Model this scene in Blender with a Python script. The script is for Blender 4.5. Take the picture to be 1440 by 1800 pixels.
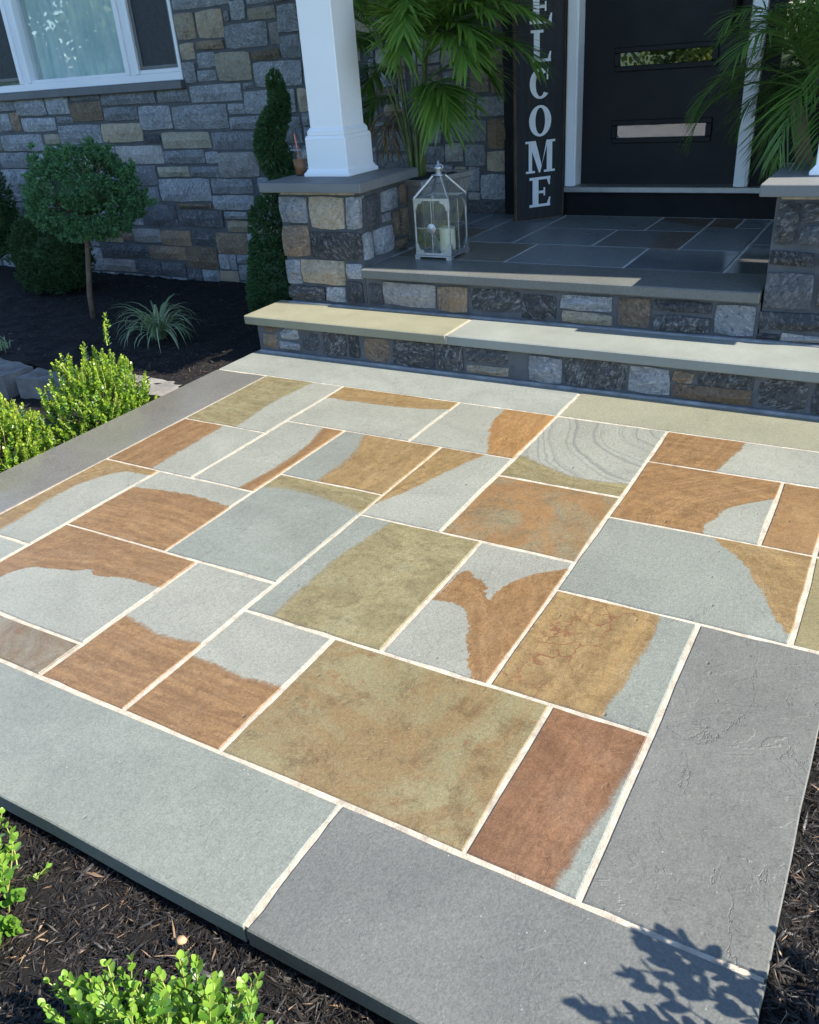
import bpy, math, random
import numpy as np
from mathutils import Vector, Matrix
R = math.radians
rng = random.Random(7); nr = np.random.default_rng(11)
scene = bpy.context.scene
for o in list(bpy.data.objects): bpy.data.objects.remove(o)
C = scene.collection

# ------------------------------------------------------------------ camera
FPX, CX, CY, CAMH = 1464.72, 720.0, 900.0, 1.38
PITCH, YAW, ROLL = R(28.46965), R(-31.96428), R(-4.49971)
_f = Vector((math.sin(YAW)*math.cos(PITCH), math.cos(YAW)*math.cos(PITCH), -math.sin(PITCH)))
_r0 = Vector((math.cos(YAW), -math.sin(YAW), 0)); _u0 = _r0.cross(_f)
_r = math.cos(ROLL)*_r0 + math.sin(ROLL)*_u0
_u = -math.sin(ROLL)*_r0 + math.cos(ROLL)*_u0
cam = bpy.data.cameras.new('camera'); camo = bpy.data.objects.new('camera', cam); C.objects.link(camo)
m = Matrix.Identity(4)
for i in range(3): m[i][0], m[i][1], m[i][2] = _r[i], _u[i], -_f[i]
m[2][3] = CAMH
camo.matrix_world = m
cam.sensor_fit = 'VERTICAL'; cam.sensor_height = 36; cam.lens = 36*FPX/1800
cam.clip_start = 0.02; cam.clip_end = 600
scene.camera = camo

def ray(x, y, ax, c):
    """photo pixel -> point on the plane coordinate[ax] == c"""
    d = _f*FPX + _r*(x-CX) - _u*(y-CY)
    o = Vector((0, 0, CAMH)); return o + d*((c-o[ax])/d[ax])

# ------------------------------------------------------------------ light
SUN = Vector((1.147, 0.06, 1.0)).normalized()
w = bpy.data.worlds.new('World'); scene.world = w; w.use_nodes = True
nt = w.node_tree; bg = nt.nodes['Background']
sky = nt.nodes.new('ShaderNodeTexSky'); sky.sky_type = 'NISHITA'; sky.sun_disc = False
sky.sun_elevation = math.asin(SUN.z); sky.sun_rotation = math.atan2(SUN.x, SUN.y)
sky.air_density = 1.0; sky.dust_density = 0.2; sky.ozone_density = 5.0
nt.links.new(sky.outputs[0], bg.inputs[0]); bg.inputs[1].default_value = 0.15
sl = bpy.data.lights.new('sun', 'SUN'); sl.energy = 4.9; sl.angle = R(0.5); sl.color = (1, .945, .84)
so = bpy.data.objects.new('sun', sl); C.objects.link(so)
so.rotation_euler = (-SUN).to_track_quat('-Z', 'Y').to_euler()
scene.view_settings.view_transform = 'Standard'; scene.view_settings.look = 'None'
scene.view_settings.exposure = 1.4; scene.view_settings.gamma = 1

# ------------------------------------------------------------------ materials
class NT:
    def __init__(s, name):
        s.m = bpy.data.materials.new(name); s.m.use_nodes = True
        s.t = s.m.node_tree; s.n = s.t.nodes; s.b = s.n['Principled BSDF']; s.out = s.n['Material Output']
    def new(s, t, **k):
        n = s.n.new(t)
        for a, v in k.items(): setattr(n, a, v)
        return n
    def link(s, a, b): s.t.links.new(a, b)
    def val(s, sock, v):
        if isinstance(v, (int, float, tuple, list)): sock.default_value = v
        else: s.link(v, sock)
    def math(s, op, a, b=0.0, clamp=False):
        n = s.new('ShaderNodeMath', operation=op, use_clamp=clamp); s.val(n.inputs[0], a); s.val(n.inputs[1], b); return n.outputs[0]
    def noise(s, scale, detail=4, rough=.6, vec=None, dist=0.0):
        n = s.new('ShaderNodeTexNoise'); n.inputs['Scale'].default_value = scale
        n.inputs['Detail'].default_value = detail; n.inputs['Roughness'].default_value = rough; n.inputs['Distortion'].default_value = dist
        if vec is not None: s.link(vec, n.inputs['Vector'])
        return n.outputs['Fac']
    def ramp(s, fac, pts):
        n = s.new('ShaderNodeValToRGB'); e = n.color_ramp.elements
        while len(e) < len(pts): e.new(.5)
        for i, (p, c) in enumerate(pts):
            e[i].position = p; e[i].color = (c, c, c, 1) if isinstance(c, (int, float)) else (*c, 1)
        s.link(fac, n.inputs[0]); return n.outputs[0]
    def mix(s, fac, a, b, mode='MIX'):
        n = s.new('ShaderNodeMix', data_type='RGBA', blend_type=mode)
        s.val(n.inputs[0], fac)
        for k, v in ((6, a), (7, b)):
            s.val(n.inputs[k], (*v, 1) if isinstance(v, tuple) and len(v) == 3 else v)
        return n.outputs[2]
    def mapr(s, v, a, b, c=0.0, d=1.0, smooth=False):
        n = s.new('ShaderNodeMapRange'); n.interpolation_type = 'SMOOTHSTEP' if smooth else 'LINEAR'
        s.val(n.inputs[0], v)
        for i, x in enumerate((a, b, c, d)): s.val(n.inputs[1+i], x)
        return n.outputs[0]
    def pos(s): return s.new('ShaderNodeNewGeometry').outputs['Position']
    def scaled(s, vec, sc, rot=(0, 0, 0)):
        n = s.new('ShaderNodeMapping'); n.inputs['Scale'].default_value = sc; n.inputs['Rotation'].default_value = rot
        s.link(vec, n.inputs[0]); return n.outputs[0]
    def bump(s, h, strength=.3, dist=.01, normal=None):
        n = s.new('ShaderNodeBump'); n.inputs['Strength'].default_value = strength; n.inputs['Distance'].default_value = dist
        s.link(h, n.inputs['Height'])
        if normal is not None: s.link(normal, n.inputs['Normal'])
        return n.outputs[0]
    def fin(s, col=None, rough=None, normal=None, spec=None, metal=None):
        for k, v in (('Base Color', col), ('Roughness', rough), ('Normal', normal), ('Specular IOR Level', spec), ('Metallic', metal)):
            if v is None: continue
            if isinstance(v, tuple) and len(v) == 3: v = (*v, 1)
            s.val(s.b.inputs[k], v)
        return s.m

def plain(name, col, rough=.5, var=.12, nscale=8, metal=0.0, bumps=0.0, bscale=60, spec=.5):
    t = NT(name); p = t.pos()
    f = t.noise(nscale, 5, .6, p)
    c = t.mix(t.mapr(f, .3, .7), tuple(x*(1-var) for x in col), tuple(min(1, x*(1+var)) for x in col))
    nrm = t.bump(t.noise(bscale, 4, .6, p), bumps, .004) if bumps else None
    return t.fin(c, t.mapr(t.noise(nscale*3, 3, .5, p), .3, .7, rough*.88, min(1, rough*1.12)), nrm, spec, metal)

def curve_mask(t, X, Y, axis, pts, side, box, soft):
    """1 on the brown side of the hand-traced colour boundary of one slab. axis 'y': boundary y=g(x); 'x': boundary x=g(y)"""
    x0, x1, y0, y1 = box
    A, B = (X, Y) if axis == 'y' else (Y, X)
    a0, a1, b0, b1 = (x0, x1, y0, y1) if axis == 'y' else (y0, y1, x0, x1)
    q = sorted([((p[0] if axis == 'y' else p[1]), (p[1] if axis == 'y' else p[0])) for p in pts])
    ts = [(u-a0)/(a1-a0) for u, v in q]; lo, hi = b0-.4*(b1-b0), b1+.4*(b1-b0)
    vs = [(v-lo)/(hi-lo) for u, v in q]
    if ts[0] > 0:
        vs.insert(0, vs[0]-(vs[1]-vs[0])/max(ts[1]-ts[0], .02)*ts[0]); ts.insert(0, 0)
    if ts[-1] < 1:
        vs.append(vs[-1]+(vs[-1]-vs[-2])/max(ts[-1]-ts[-2], .02)*(1-ts[-1])); ts.append(1)
    fc = t.new('ShaderNodeFloatCurve'); cu = fc.mapping.curves[0]
    P = [(min(max(a, 0), 1), min(max(b, 0), 1)) for a, b in zip(ts, vs)]
    cu.points[0].location = P[0]; cu.points[-1].location = P[-1]
    for p in P[1:-1]: cu.points.new(*p)
    fc.mapping.update()
    t.link(t.mapr(A, a0, a1), fc.inputs['Value'])
    g = t.mapr(fc.outputs[0], 0, 1, lo, hi)
    d = t.math('SUBTRACT', B, g) if side > 0 else t.math('SUBTRACT', g, B)
    return t.mapr(d, -soft, soft, smooth=True), d

GRAY = (.205, .205, .170); GRAYB = (.160, .168, .142); SLATE = (.113, .112, .099); GRAYD = (.2, .22, .21)
BROWN = (.180, .105, .046); ORANGE = (.222, .125, .048); RED = (.152, .080, .040); OLIVE = (.170, .143, .074); TAN = (.190, .127, .056); MUD = (.125, .09, .053)
_fid = [0]
def flagmat(base, brown=None, masks=(), box=None, soft=.006, mott=.5, rough=.42, streak=None, cloud=None, veins=False, bands=.4, swirl=False, wet=False, cleft=.5):
    _fid[0] += 1
    t = NT('bluestone_%d' % _fid[0]); k = _fid[0]
    g = t.new('ShaderNodeNewGeometry').outputs['Position']
    off = t.new('ShaderNodeVectorMath', operation='ADD'); t.link(g, off.inputs[0]); off.inputs[1].default_value = (k*3.7, k*1.9, k*.7)
    p = off.outputs[0]
    big = t.noise(3.2, 5, .62, p, .6); mid = t.noise(22, 6, .7, p); fine = t.noise(190, 3, .7, p)
    def tone(c, amt):
        lo = tuple(x*(1-amt) for x in c); hi = tuple(min(.9, x*(1+amt)) for x in c)
        c1 = t.mix(t.mapr(big, .3, .7), lo, hi)
        c1 = t.mix(t.mapr(mid, .3, .72, 0, .5), c1, tuple(x*(1-.5*amt) for x in c))
        return c1
    cg = tone(base, .13 if not brown or masks else .2*mott+.1)
    if cloud:
        cg = t.mix(t.mapr(t.noise(2.6, 6, .7, p, 1.2), .46, .6, 0, .85), cg, cloud)
        cg = t.mix(t.mapr(t.noise(9, 8, .85, p, .5), .5, .62, 0, .7), cg, tuple(x*.55 for x in cloud))
        cg = t.mix(t.mapr(t.noise(17, 8, .85, p, .3), .55, .64, 0, .6), cg, (.14, .06, .022))
    if swirl:
        vd = t.new('ShaderNodeVectorMath', operation='DISTANCE'); t.link(t.scaled(g, (1, .8, 0)), vd.inputs[0]); vd.inputs[1].default_value = (swirl[0], swirl[1]*.8, 0)
        sc_ = t.new('ShaderNodeCombineXYZ'); t.link(t.math('MULTIPLY', t.math('ADD', vd.outputs['Value'], t.math('MULTIPLY', t.noise(4, 3, .5, g), .10)), 46), sc_.inputs[0])
        cg = t.mix(t.mapr(t.noise(1.0, 4, .6, sc_.outputs[0]), .50, .66, 0, .75), cg, (.10, .104, .095))
    if brown and masks:
        d = t.noise(9, 5, .7, g); d2 = t.noise(60, 4, .7, g)
        sep = t.new('ShaderNodeSeparateXYZ'); t.link(g, sep.inputs[0])
        w = t.math('ADD', t.math('MULTIPLY', t.math('SUBTRACT', d, .5), .045), t.math('MULTIPLY', t.math('SUBTRACT', d2, .5), .028))
        X = t.math('ADD', sep.outputs[0], w); Y = t.math('ADD', sep.outputs[1], w)
        msk = None
        for axis, pts, side in masks:
            mm, dist = curve_mask(t, X, Y, axis, pts, side, box, soft)
            msk = mm if msk is None else t.math('MULTIPLY', msk, mm)
        sv = t.scaled(p, streak or (5, 22, 5))
        st = t.noise(1.6, 7, .72, sv, .8)
        cb = t.mix(t.mapr(st, .34, .66), tuple(x*.72 for x in brown), tuple(x*1.22 for x in brown))
        cb = t.mix(t.mapr(t.noise(7, 7, .8, p, .4), .5, .66, 0, .6), cb, tuple(x*f for x, f in zip(brown, (1.2, 1.35, 1.6))))
        cb = t.mix(t.mapr(t.noise(34, 8, .85, p), .50, .62, 0, .62), cb, tuple(x*f for x, f in zip(brown, (.55, .5, .45))))
        cxyz = t.new('ShaderNodeCombineXYZ'); t.link(t.math('MULTIPLY', t.math('ADD', dist, t.math('MULTIPLY', big, .025)), 42), cxyz.inputs[0]); t.link(t.math('MULTIPLY', sep.outputs[0], 1.2), cxyz.inputs[1]); cxyz.inputs[2].default_value = k*2.3
        bnd = t.noise(1.0, 5, .7, cxyz.outputs[0])
        cb = t.mix(t.mapr(bnd, .44, .6, 0, bands), cb, tuple(x*f for x, f in zip(brown, (.62, .55, .5))))
        cb = t.mix(t.mapr(bnd, .36, .46, bands*.8, 0), cb, tuple(x*f for x, f in zip(brown, (1.3, 1.25, 1.1))))
        if veins:
            vo = t.new('ShaderNodeTexVoronoi', feature='DISTANCE_TO_EDGE'); vo.inputs['Scale'].default_value = 11
            nn = t.new('ShaderNodeTexNoise'); nn.inputs['Scale'].default_value = 9; nn.inputs['Detail'].default_value = 5; t.link(p, nn.inputs['Vector'])
            va = t.new('ShaderNodeVectorMath', operation='MULTIPLY_ADD'); t.link(nn.outputs['Color'], va.inputs[0]); va.inputs[1].default_value = (.25, .25, .25); t.link(p, va.inputs[2])
            t.link(va.outputs[0], vo.inputs['Vector'])
            ve = t.math('MULTIPLY', t.mapr(vo.outputs['Distance'], .0, .05, 1, 0), t.mapr(t.noise(4, 3, .6, p), .45, .6))
            cb = t.mix(ve, cb, (.12, .04, .02))
        # a thin rusty rim along the colour boundary
        rim = t.mapr(t.math('ABSOLUTE', t.math('SUBTRACT', msk, .55)), 0, .45, .55, 0)
        col = t.mix(msk, cg, cb)
        col = t.mix(t.math('MULTIPLY', rim, .7), col, tuple(x*.72 for x in brown))
    else: col = cg
    gr = t.math('ADD', t.math('MULTIPLY', fine, .5), t.math('MULTIPLY', t.noise(85, 6, .8, p), .5))
    col = t.mix(t.mapr(gr, .40, .60), t.mix(1.0, col, (.79, .79, .79), 'MULTIPLY'), t.mix(1.0, col, (1.15, 1.15, 1.15), 'MULTIPLY'))
    col = t.mix(t.mapr(t.noise(14, 8, .82, p, .3), .56, .68, 0, .35), col, t.mix(1.0, col, (.6, .6, .6), 'MULTIPLY'))
    # pits and pale grit
    vo = t.new('ShaderNodeTexVoronoi'); vo.inputs['Scale'].default_value = 70; t.link(p, vo.inputs['Vector'])
    spk = t.math('MULTIPLY', t.mapr(vo.outputs['Distance'], .05, .16, 1, 0), t.mapr(t.noise(31, 2, .5, p), .6, .7))
    col = t.mix(t.math('MULTIPLY', spk, .7), col, (.4, .38, .33))
    vo2 = t.new('ShaderNodeTexVoronoi'); vo2.inputs['Scale'].default_value = 38; t.link(t.scaled(p, (1, .6, 1)), vo2.inputs['Vector'])
    pit = t.math('MULTIPLY', t.mapr(vo2.outputs['Distance'], .06, .2, 1, 0), t.mapr(t.noise(13, 2, .5, p), .62, .7))
    col = t.mix(t.math('MULTIPLY', pit, .6), col, (.06, .06, .055))
    rdg = t.noise(3.2, 7, .62, t.scaled(p, (1, .45, 1), (0, 0, .35)), .4)
    crk = t.math('MULTIPLY', t.mapr(t.math('ABSOLUTE', t.math('SUBTRACT', rdg, .5)), .0, .006, 1, 0), t.mapr(t.noise(5, 3, .5, p), .5, .58))
    col = t.mix(t.math('MULTIPLY', crk, .30*min(1.3, cleft+.3)), col, t.mix(1.0, col, (.3, .3, .3), 'MULTIPLY'))
    # natural cleft relief: shallow terraces plus grain
    ter = t.noise(5, 6, .6, t.scaled(p, (1, 1.7, 1), (0, 0, .7)), 1.0)
    step = t.math('ADD', t.math('MULTIPLY', t.mapr(ter, .47, .5, smooth=True), .5), t.mapr(ter, .6, .62, smooth=True))
    h = t.math('ADD', t.math('MULTIPLY', step, .35*cleft), t.math('ADD', t.math('MULTIPLY', mid, .5), t.math('ADD', t.math('MULTIPLY', fine, .28), t.math('MULTIPLY', t.noise(75, 4, .65, p), .35))))
    h = t.math('SUBTRACT', t.math('SUBTRACT', h, pit), t.math('MULTIPLY', crk, .28*cleft))
    nrm = t.bump(h, .65 if not wet else .1, .004)
    if wet: rg = t.mapr(big, .3, .7, .08, .2)
    else: rg = t.mapr(t.math('ADD', mid, t.math('MULTIPLY', big, .6)), .5, 1.1, rough-.08, rough+.16)
    return t.fin(col, rg, nrm, .5)

def stonemat(name, col, light, dark, rust=None, k=1.0):
    t = NT(name); g = t.pos(); oi = t.new('ShaderNodeObjectInfo').outputs['Random']
    off = t.new('ShaderNodeVectorMath', operation='ADD'); t.link(g, off.inputs[0])
    cb = t.new('ShaderNodeCombineXYZ')
    for i in range(3): t.link(t.math('MULTIPLY', oi, 31.7*(i+1)), cb.inputs[i])
    t.link(cb.outputs[0], off.inputs[1]); p = off.outputs[0]
    rt = t.new('ShaderNodeVectorRotate', rotation_type='Y_AXIS'); t.link(p, rt.inputs[0]); t.link(t.math('MULTIPLY', oi, 3.1), rt.inputs['Angle'])
    lo = tuple(x*.7 for x in col); hi = tuple(min(.8, x*1.3) for x in col)
    c = t.mix(t.mapr(t.noise(6, 6, .7, p), .3, .7), lo, hi)
    st = t.noise(42, 6, .8, t.scaled(rt.outputs[0], (1.6, 1.6, .55)))
    c = t.mix(t.mapr(st, .50, .62, 0, .75), c, light)
    c = t.mix(t.mapr(t.noise(60, 6, .8, p), .52, .62, 0, .8), c, dark)
    c = t.mix(t.mapr(t.noise(13, 6, .75, p), .56, .7, 0, .6), c, dark)
    if rust: c = t.mix(t.mapr(t.noise(6, 4, .6, p), .5, .66, 0, .6), c, rust)
    br = t.mapr(oi, 0, 1, .7, 1.3)
    mul = t.new('ShaderNodeVectorMath', operation='SCALE'); t.link(c, mul.inputs[0]); t.link(br, mul.inputs['Scale'])
    h = t.math('ADD', t.noise(16, 7, .75, p), t.math('MULTIPLY', st, .7))
    return t.fin(mul.outputs[0], .85, t.bump(h, 1.0*k, .02), .25)

M = {}
M['mortar_light'] = plain('pale_mortar', (.36, .31, .24), .85, .3, 30, bumps=.6, bscale=180)
M['mortar_dark'] = plain('grey_mortar', (.085, .09, .095), .9, .25, 10, bumps=.8, bscale=120)
M['mortar_wash'] = plain('grey_mortar_wash', (.20, .205, .21), .9, .35, 12, bumps=.8, bscale=90)
M['mortar_porch'] = plain('porch_mortar', (.56, .55, .52), .85, .12, 14, bumps=.5, bscale=180)
M['gray'] = stonemat('granite_grey', (.27, .283, .292), (.54, .54, .53), (.08, .086, .094))
M['tan'] = stonemat('granite_tan', (.37, .31, .225), (.5, .45, .36), (.17, .14, .1), (.33, .23, .14))
M['light'] = stonemat('granite_pale', (.33, .31, .285), (.5, .48, .45), (.16, .15, .14))
M['yellow'] = stonemat('granite_straw', (.35, .315, .235), (.47, .44, .36), (.19, .165, .12))
M['brown'] = stonemat('granite_brown', (.22, .165, .115), (.4, .33, .24), (.075, .058, .045), (.25, .16, .09))
M['dark'] = stonemat('granite_dark', (.09, .094, .10), (.25, .25, .25), (.03, .032, .036))
M['speck'] = stonemat('granite_speckled', (.075, .075, .074), (.34, .34, .33), (.02, .021, .022), k=1.2)
def blue(name, col, rough, cleft=.3):
    t = NT(name); p = t.pos()
    c = t.mix(t.mapr(t.noise(4, 5, .6, p), .3, .7), tuple(x*.88 for x in col), tuple(x*1.12 for x in col))
    c = t.mix(t.mapr(t.noise(150, 3, .6, p), .3, .7, 0, .35), c, tuple(x*.8 for x in col))
    return t.fin(c, t.mapr(t.noise(9, 4, .6, p), .3, .7, rough*.8, rough*1.2), t.bump(t.noise(60, 5, .65, p), .35, .004), .5)
M['tread_olive'] = blue('tread_olive', (.225, .212, .142), .55)
M['tread_gray'] = blue('tread_grey', (.215, .225, .195), .55)
M['cap'] = blue('cap_slab', (.155, .158, .155), .6)
M['sill'] = blue('sill_slab', (.115, .12, .125), .6)
M['white'] = plain('white_paint', (.80, .80, .79), .38, .02, 3, bumps=.03)
M['vinyl'] = plain('white_vinyl', (.76, .77, .78), .35, .03, 3)
M['black'] = plain('black_door_paint', (.006, .0075, .0095), .5, .2, 3, bumps=.06, bscale=90, spec=.28)
M['black_trim'] = plain('black_trim', (.005, .006, .007), .6, .2, 4, spec=.25)
M['alu'] = plain('brushed_sill', (.42, .43, .44), .35, .1, 20, metal=.8)
M['steel'] = plain('galvanised_steel', (.48, .49, .50), .38, .18, 40, metal=.85)
M['screen'] = plain('insect_screen', (.035, .04, .042), .75, .2, 30)
M['screen_frame'] = plain('screen_frame', (.13, .13, .13), .5, .1, 20)
M['pipe'] = plain('grey_conduit', (.30, .31, .32), .5, .15, 20)
M['candle'] = plain('ivory_candle', (.72, .66, .48), .5, .04, 10)
M['handle'] = plain('dark_metal', (.05, .05, .05), .3, .2, 20, metal=.9)
M['room'] = plain('dim_room', (.06, .065, .065), .9, .2, 2)
M['roof'] = plain('roof_boards', (.55, .55, .53), .7, .08, 4)
M['concrete'] = plain('concrete_block', (.16, .148, .132), .9, .35, 9, bumps=.9, bscale=120)
M['trunk'] = plain('bark', (.13, .085, .055), .85, .35, 30, bumps=1, bscale=90)
M['cane'] = plain('palm_cane', (.10, .13, .04), .55, .35, 20, bumps=.4)
M['stem'] = plain('green_twig', (.24, .26, .06), .6, .3, 40)
M['twig'] = plain('brown_twig', (.10, .07, .045), .8, .3, 40)
M['soil'] = plain('potting_soil', (.02, .016, .013), .95, .4, 60, bumps=1)
M['coffee'] = plain('iced_coffee', (.42, .17, .05), .3, .15, 12)
M['straw'] = plain('orange_straw', (.75, .22, .12), .4, .05, 10)
def planter_mat():
    t = NT('weathered_planter'); p = t.pos()
    g = t.noise(5, 6, .7, t.scaled(p, (14, 14, 1.2)))
    c = t.mix(t.mapr(g, .3, .7), (.19, .165, .14), (.36, .33, .29))
    return t.fin(c, .75, t.bump(g, .4, .004))
M['planter'] = planter_mat()
def mulch_mat(name, chips):
    t = NT(name); p = t.pos()
    if chips:
        rd = t.new('ShaderNodeNewGeometry').outputs['Random Per Island']
        c = t.ramp(rd, [(0, (.0045, .0038, .0033)), (.5, (.0125, .0098, .008)), (.86, (.03, .023, .018)), (.955, (.06, .043, .032)), (.985, (.14, .085, .05)), (1, (.3, .21, .13))])
        return t.fin(c, t.mapr(t.noise(60, 2, .5, p), .3, .7, .4, .7), t.bump(t.noise(140, 3, .6, t.scaled(p, (1, 1, 1))), .5, .003), .45)
    c = t.mix(t.mapr(t.noise(55, 6, .8, p), .35, .7), (.004, .0035, .003), (.016, .012, .0095))
    h = t.math('ADD', t.noise(40, 6, .8, p), t.noise(120, 4, .7, t.scaled(p, (1, .3, 1))))
    return t.fin(c, .85, t.bump(h, 1, .02), .3)
M['mulch'] = mulch_mat('dark_mulch', False); M['chips'] = mulch_mat('mulch_chips', True)
def lawn():
    t = NT('lawn'); p = t.pos()
    c = t.mix(t.mapr(t.noise(1.2, 6, .7, p), .3, .7), (.04, .075, .02), (.08, .12, .035))
    return t.fin(c, .9, t.bump(t.noise(50, 5, .7, p), .8, .03))
M['lawn'] = lawn()
def leafmat(name, lo, mid, hi, tip=None, trans=.3, rough=.4, spec=.5):
    t = NT(name)
    rd = t.new('ShaderNodeNewGeometry').outputs['Random Per Island']
    c = t.ramp(rd, [(0, lo), (.5, mid), (1, hi)])
    if tip:
        a = t.new('ShaderNodeAttribute'); a.attribute_name = 'tip'
        c = t.mix(a.outputs['Fac'], c, tip)
    t.fin(c, rough, None, spec)
    if trans:
        tr = t.new('ShaderNodeBsdfTranslucent'); t.link(t.mix(1.0, c, (1.3, 1.25, .6), 'MULTIPLY'), tr.inputs[0])
        mx = t.new('ShaderNodeMixShader'); mx.inputs[0].default_value = trans
        t.link(t.b.outputs[0], mx.inputs[1]); t.link(tr.outputs[0], mx.inputs[2]); t.link(mx.outputs[0], t.out.inputs[0])
    return t.m
M['box_leaf'] = leafmat('boxwood_leaf', (.05, .12, .015), (.11, .22, .02), (.20, .33, .03), (.40, .46, .05), .35, .32)
M['box_near'] = leafmat('boxwood_leaf_near', (.06, .15, .018), (.11, .25, .03), (.19, .35, .04), (.32, .44, .06), .35, .38)
M['shrub_leaf'] = leafmat('shrub_leaf', (.05, .12, .02), (.08, .16, .03), (.11, .2, .03), None, .3)
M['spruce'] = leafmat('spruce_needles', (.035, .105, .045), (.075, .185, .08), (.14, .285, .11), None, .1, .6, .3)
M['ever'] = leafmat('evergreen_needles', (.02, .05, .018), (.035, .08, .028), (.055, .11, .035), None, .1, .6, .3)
M['juniper'] = leafmat('juniper_needles', (.03, .075, .03), (.055, .12, .045), (.085, .165, .055), None, .12, .6, .3)
M['grassy'] = leafmat('variegated_blade', (.12, .19, .09), (.2, .27, .14), (.38, .42, .26), None, .25, .45)
M['hosta'] = leafmat('hosta_leaf', (.06, .13, .06), (.09, .17, .08), (.12, .22, .1), None, .25, .4)
M['palm'] = leafmat('palm_leaflet', (.05, .13, .02), (.09, .21, .035), (.15, .29, .05), (.25, .28, .06), .3, .38)
M['palm2'] = leafmat('date_palm_leaflet', (.055, .13, .028), (.09, .205, .04), (.14, .265, .05), (.22, .25, .07), .3, .4)
M['dead'] = leafmat('dry_frond', (.18, .12, .06), (.26, .18, .09), (.34, .25, .14), None, .2, .7)
M['tree'] = leafmat('tree_leaf', (.05, .09, .015), (.10, .15, .025), (.2, .23, .04), None, .35, .5)
def glassmat(name, tint=(1, 1, 1), base=.05):
    t = NT(name); lw = t.new('ShaderNodeLayerWeight'); lw.inputs[0].default_value = .5
    f = t.math('ADD', t.math('MULTIPLY', t.math('POWER', lw.outputs['Facing'], 5.0), 1-base), base, True)
    a = t.new('ShaderNodeBsdfTransparent'); a.inputs[0].default_value = (*tint, 1)
    b = t.new('ShaderNodeBsdfGlossy'); b.inputs['Roughness'].default_value = .01
    mx = t.new('ShaderNodeMixShader'); t.link(f, mx.inputs[0])
    t.link(a.outputs[0], mx.inputs[1]); t.link(b.outputs[0], mx.inputs[2]); t.link(mx.outputs[0], t.out.inputs[0]); return t.m
M['glass'] = glassmat('window_glass', (.95, .97, .97), .10)
M['glass_door'] = glassmat('door_glass', (.6, .6, .6), .30)
M['lantern_glass'] = glassmat('lantern_glass', (.97, .98, .97), .05)
M['cup'] = glassmat('clear_cup', (.8, .8, .8), .14)
def curtain():
    t = NT('sheer_curtain'); p = t.pos()
    c = t.mix(t.mapr(t.noise(4, 3, .5, t.scaled(p, (6, 1, .4))), .3, .7), (.50, .66, .62), (.74, .82, .77))
    return t.fin(c, .9)
M['curtain'] = curtain()
def letters():
    t = NT('worn_white_paint'); p = t.pos()
    f = t.mapr(t.noise(9, 7, .8, t.scaled(p, (6, 6, 1.5))), .60, .68)
    return t.fin(t.mix(f, (.74, .76, .78), (.05, .05, .055)), .7)
M['letter'] = letters()
def board():
    t = NT('blackened_board'); p = t.pos()
    g = t.noise(4, 6, .7, t.scaled(p, (9, 9, .9)))
    c = t.mix(t.mapr(g, .35, .75), (.007, .0085, .011), (.024, .026, .03))
    return t.fin(c, .7, t.bump(g, .4, .003))
M['board'] = board()
M['board_edge'] = plain('bare_board_edge', (.09, .055, .032), .8, .4, 12)

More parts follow.
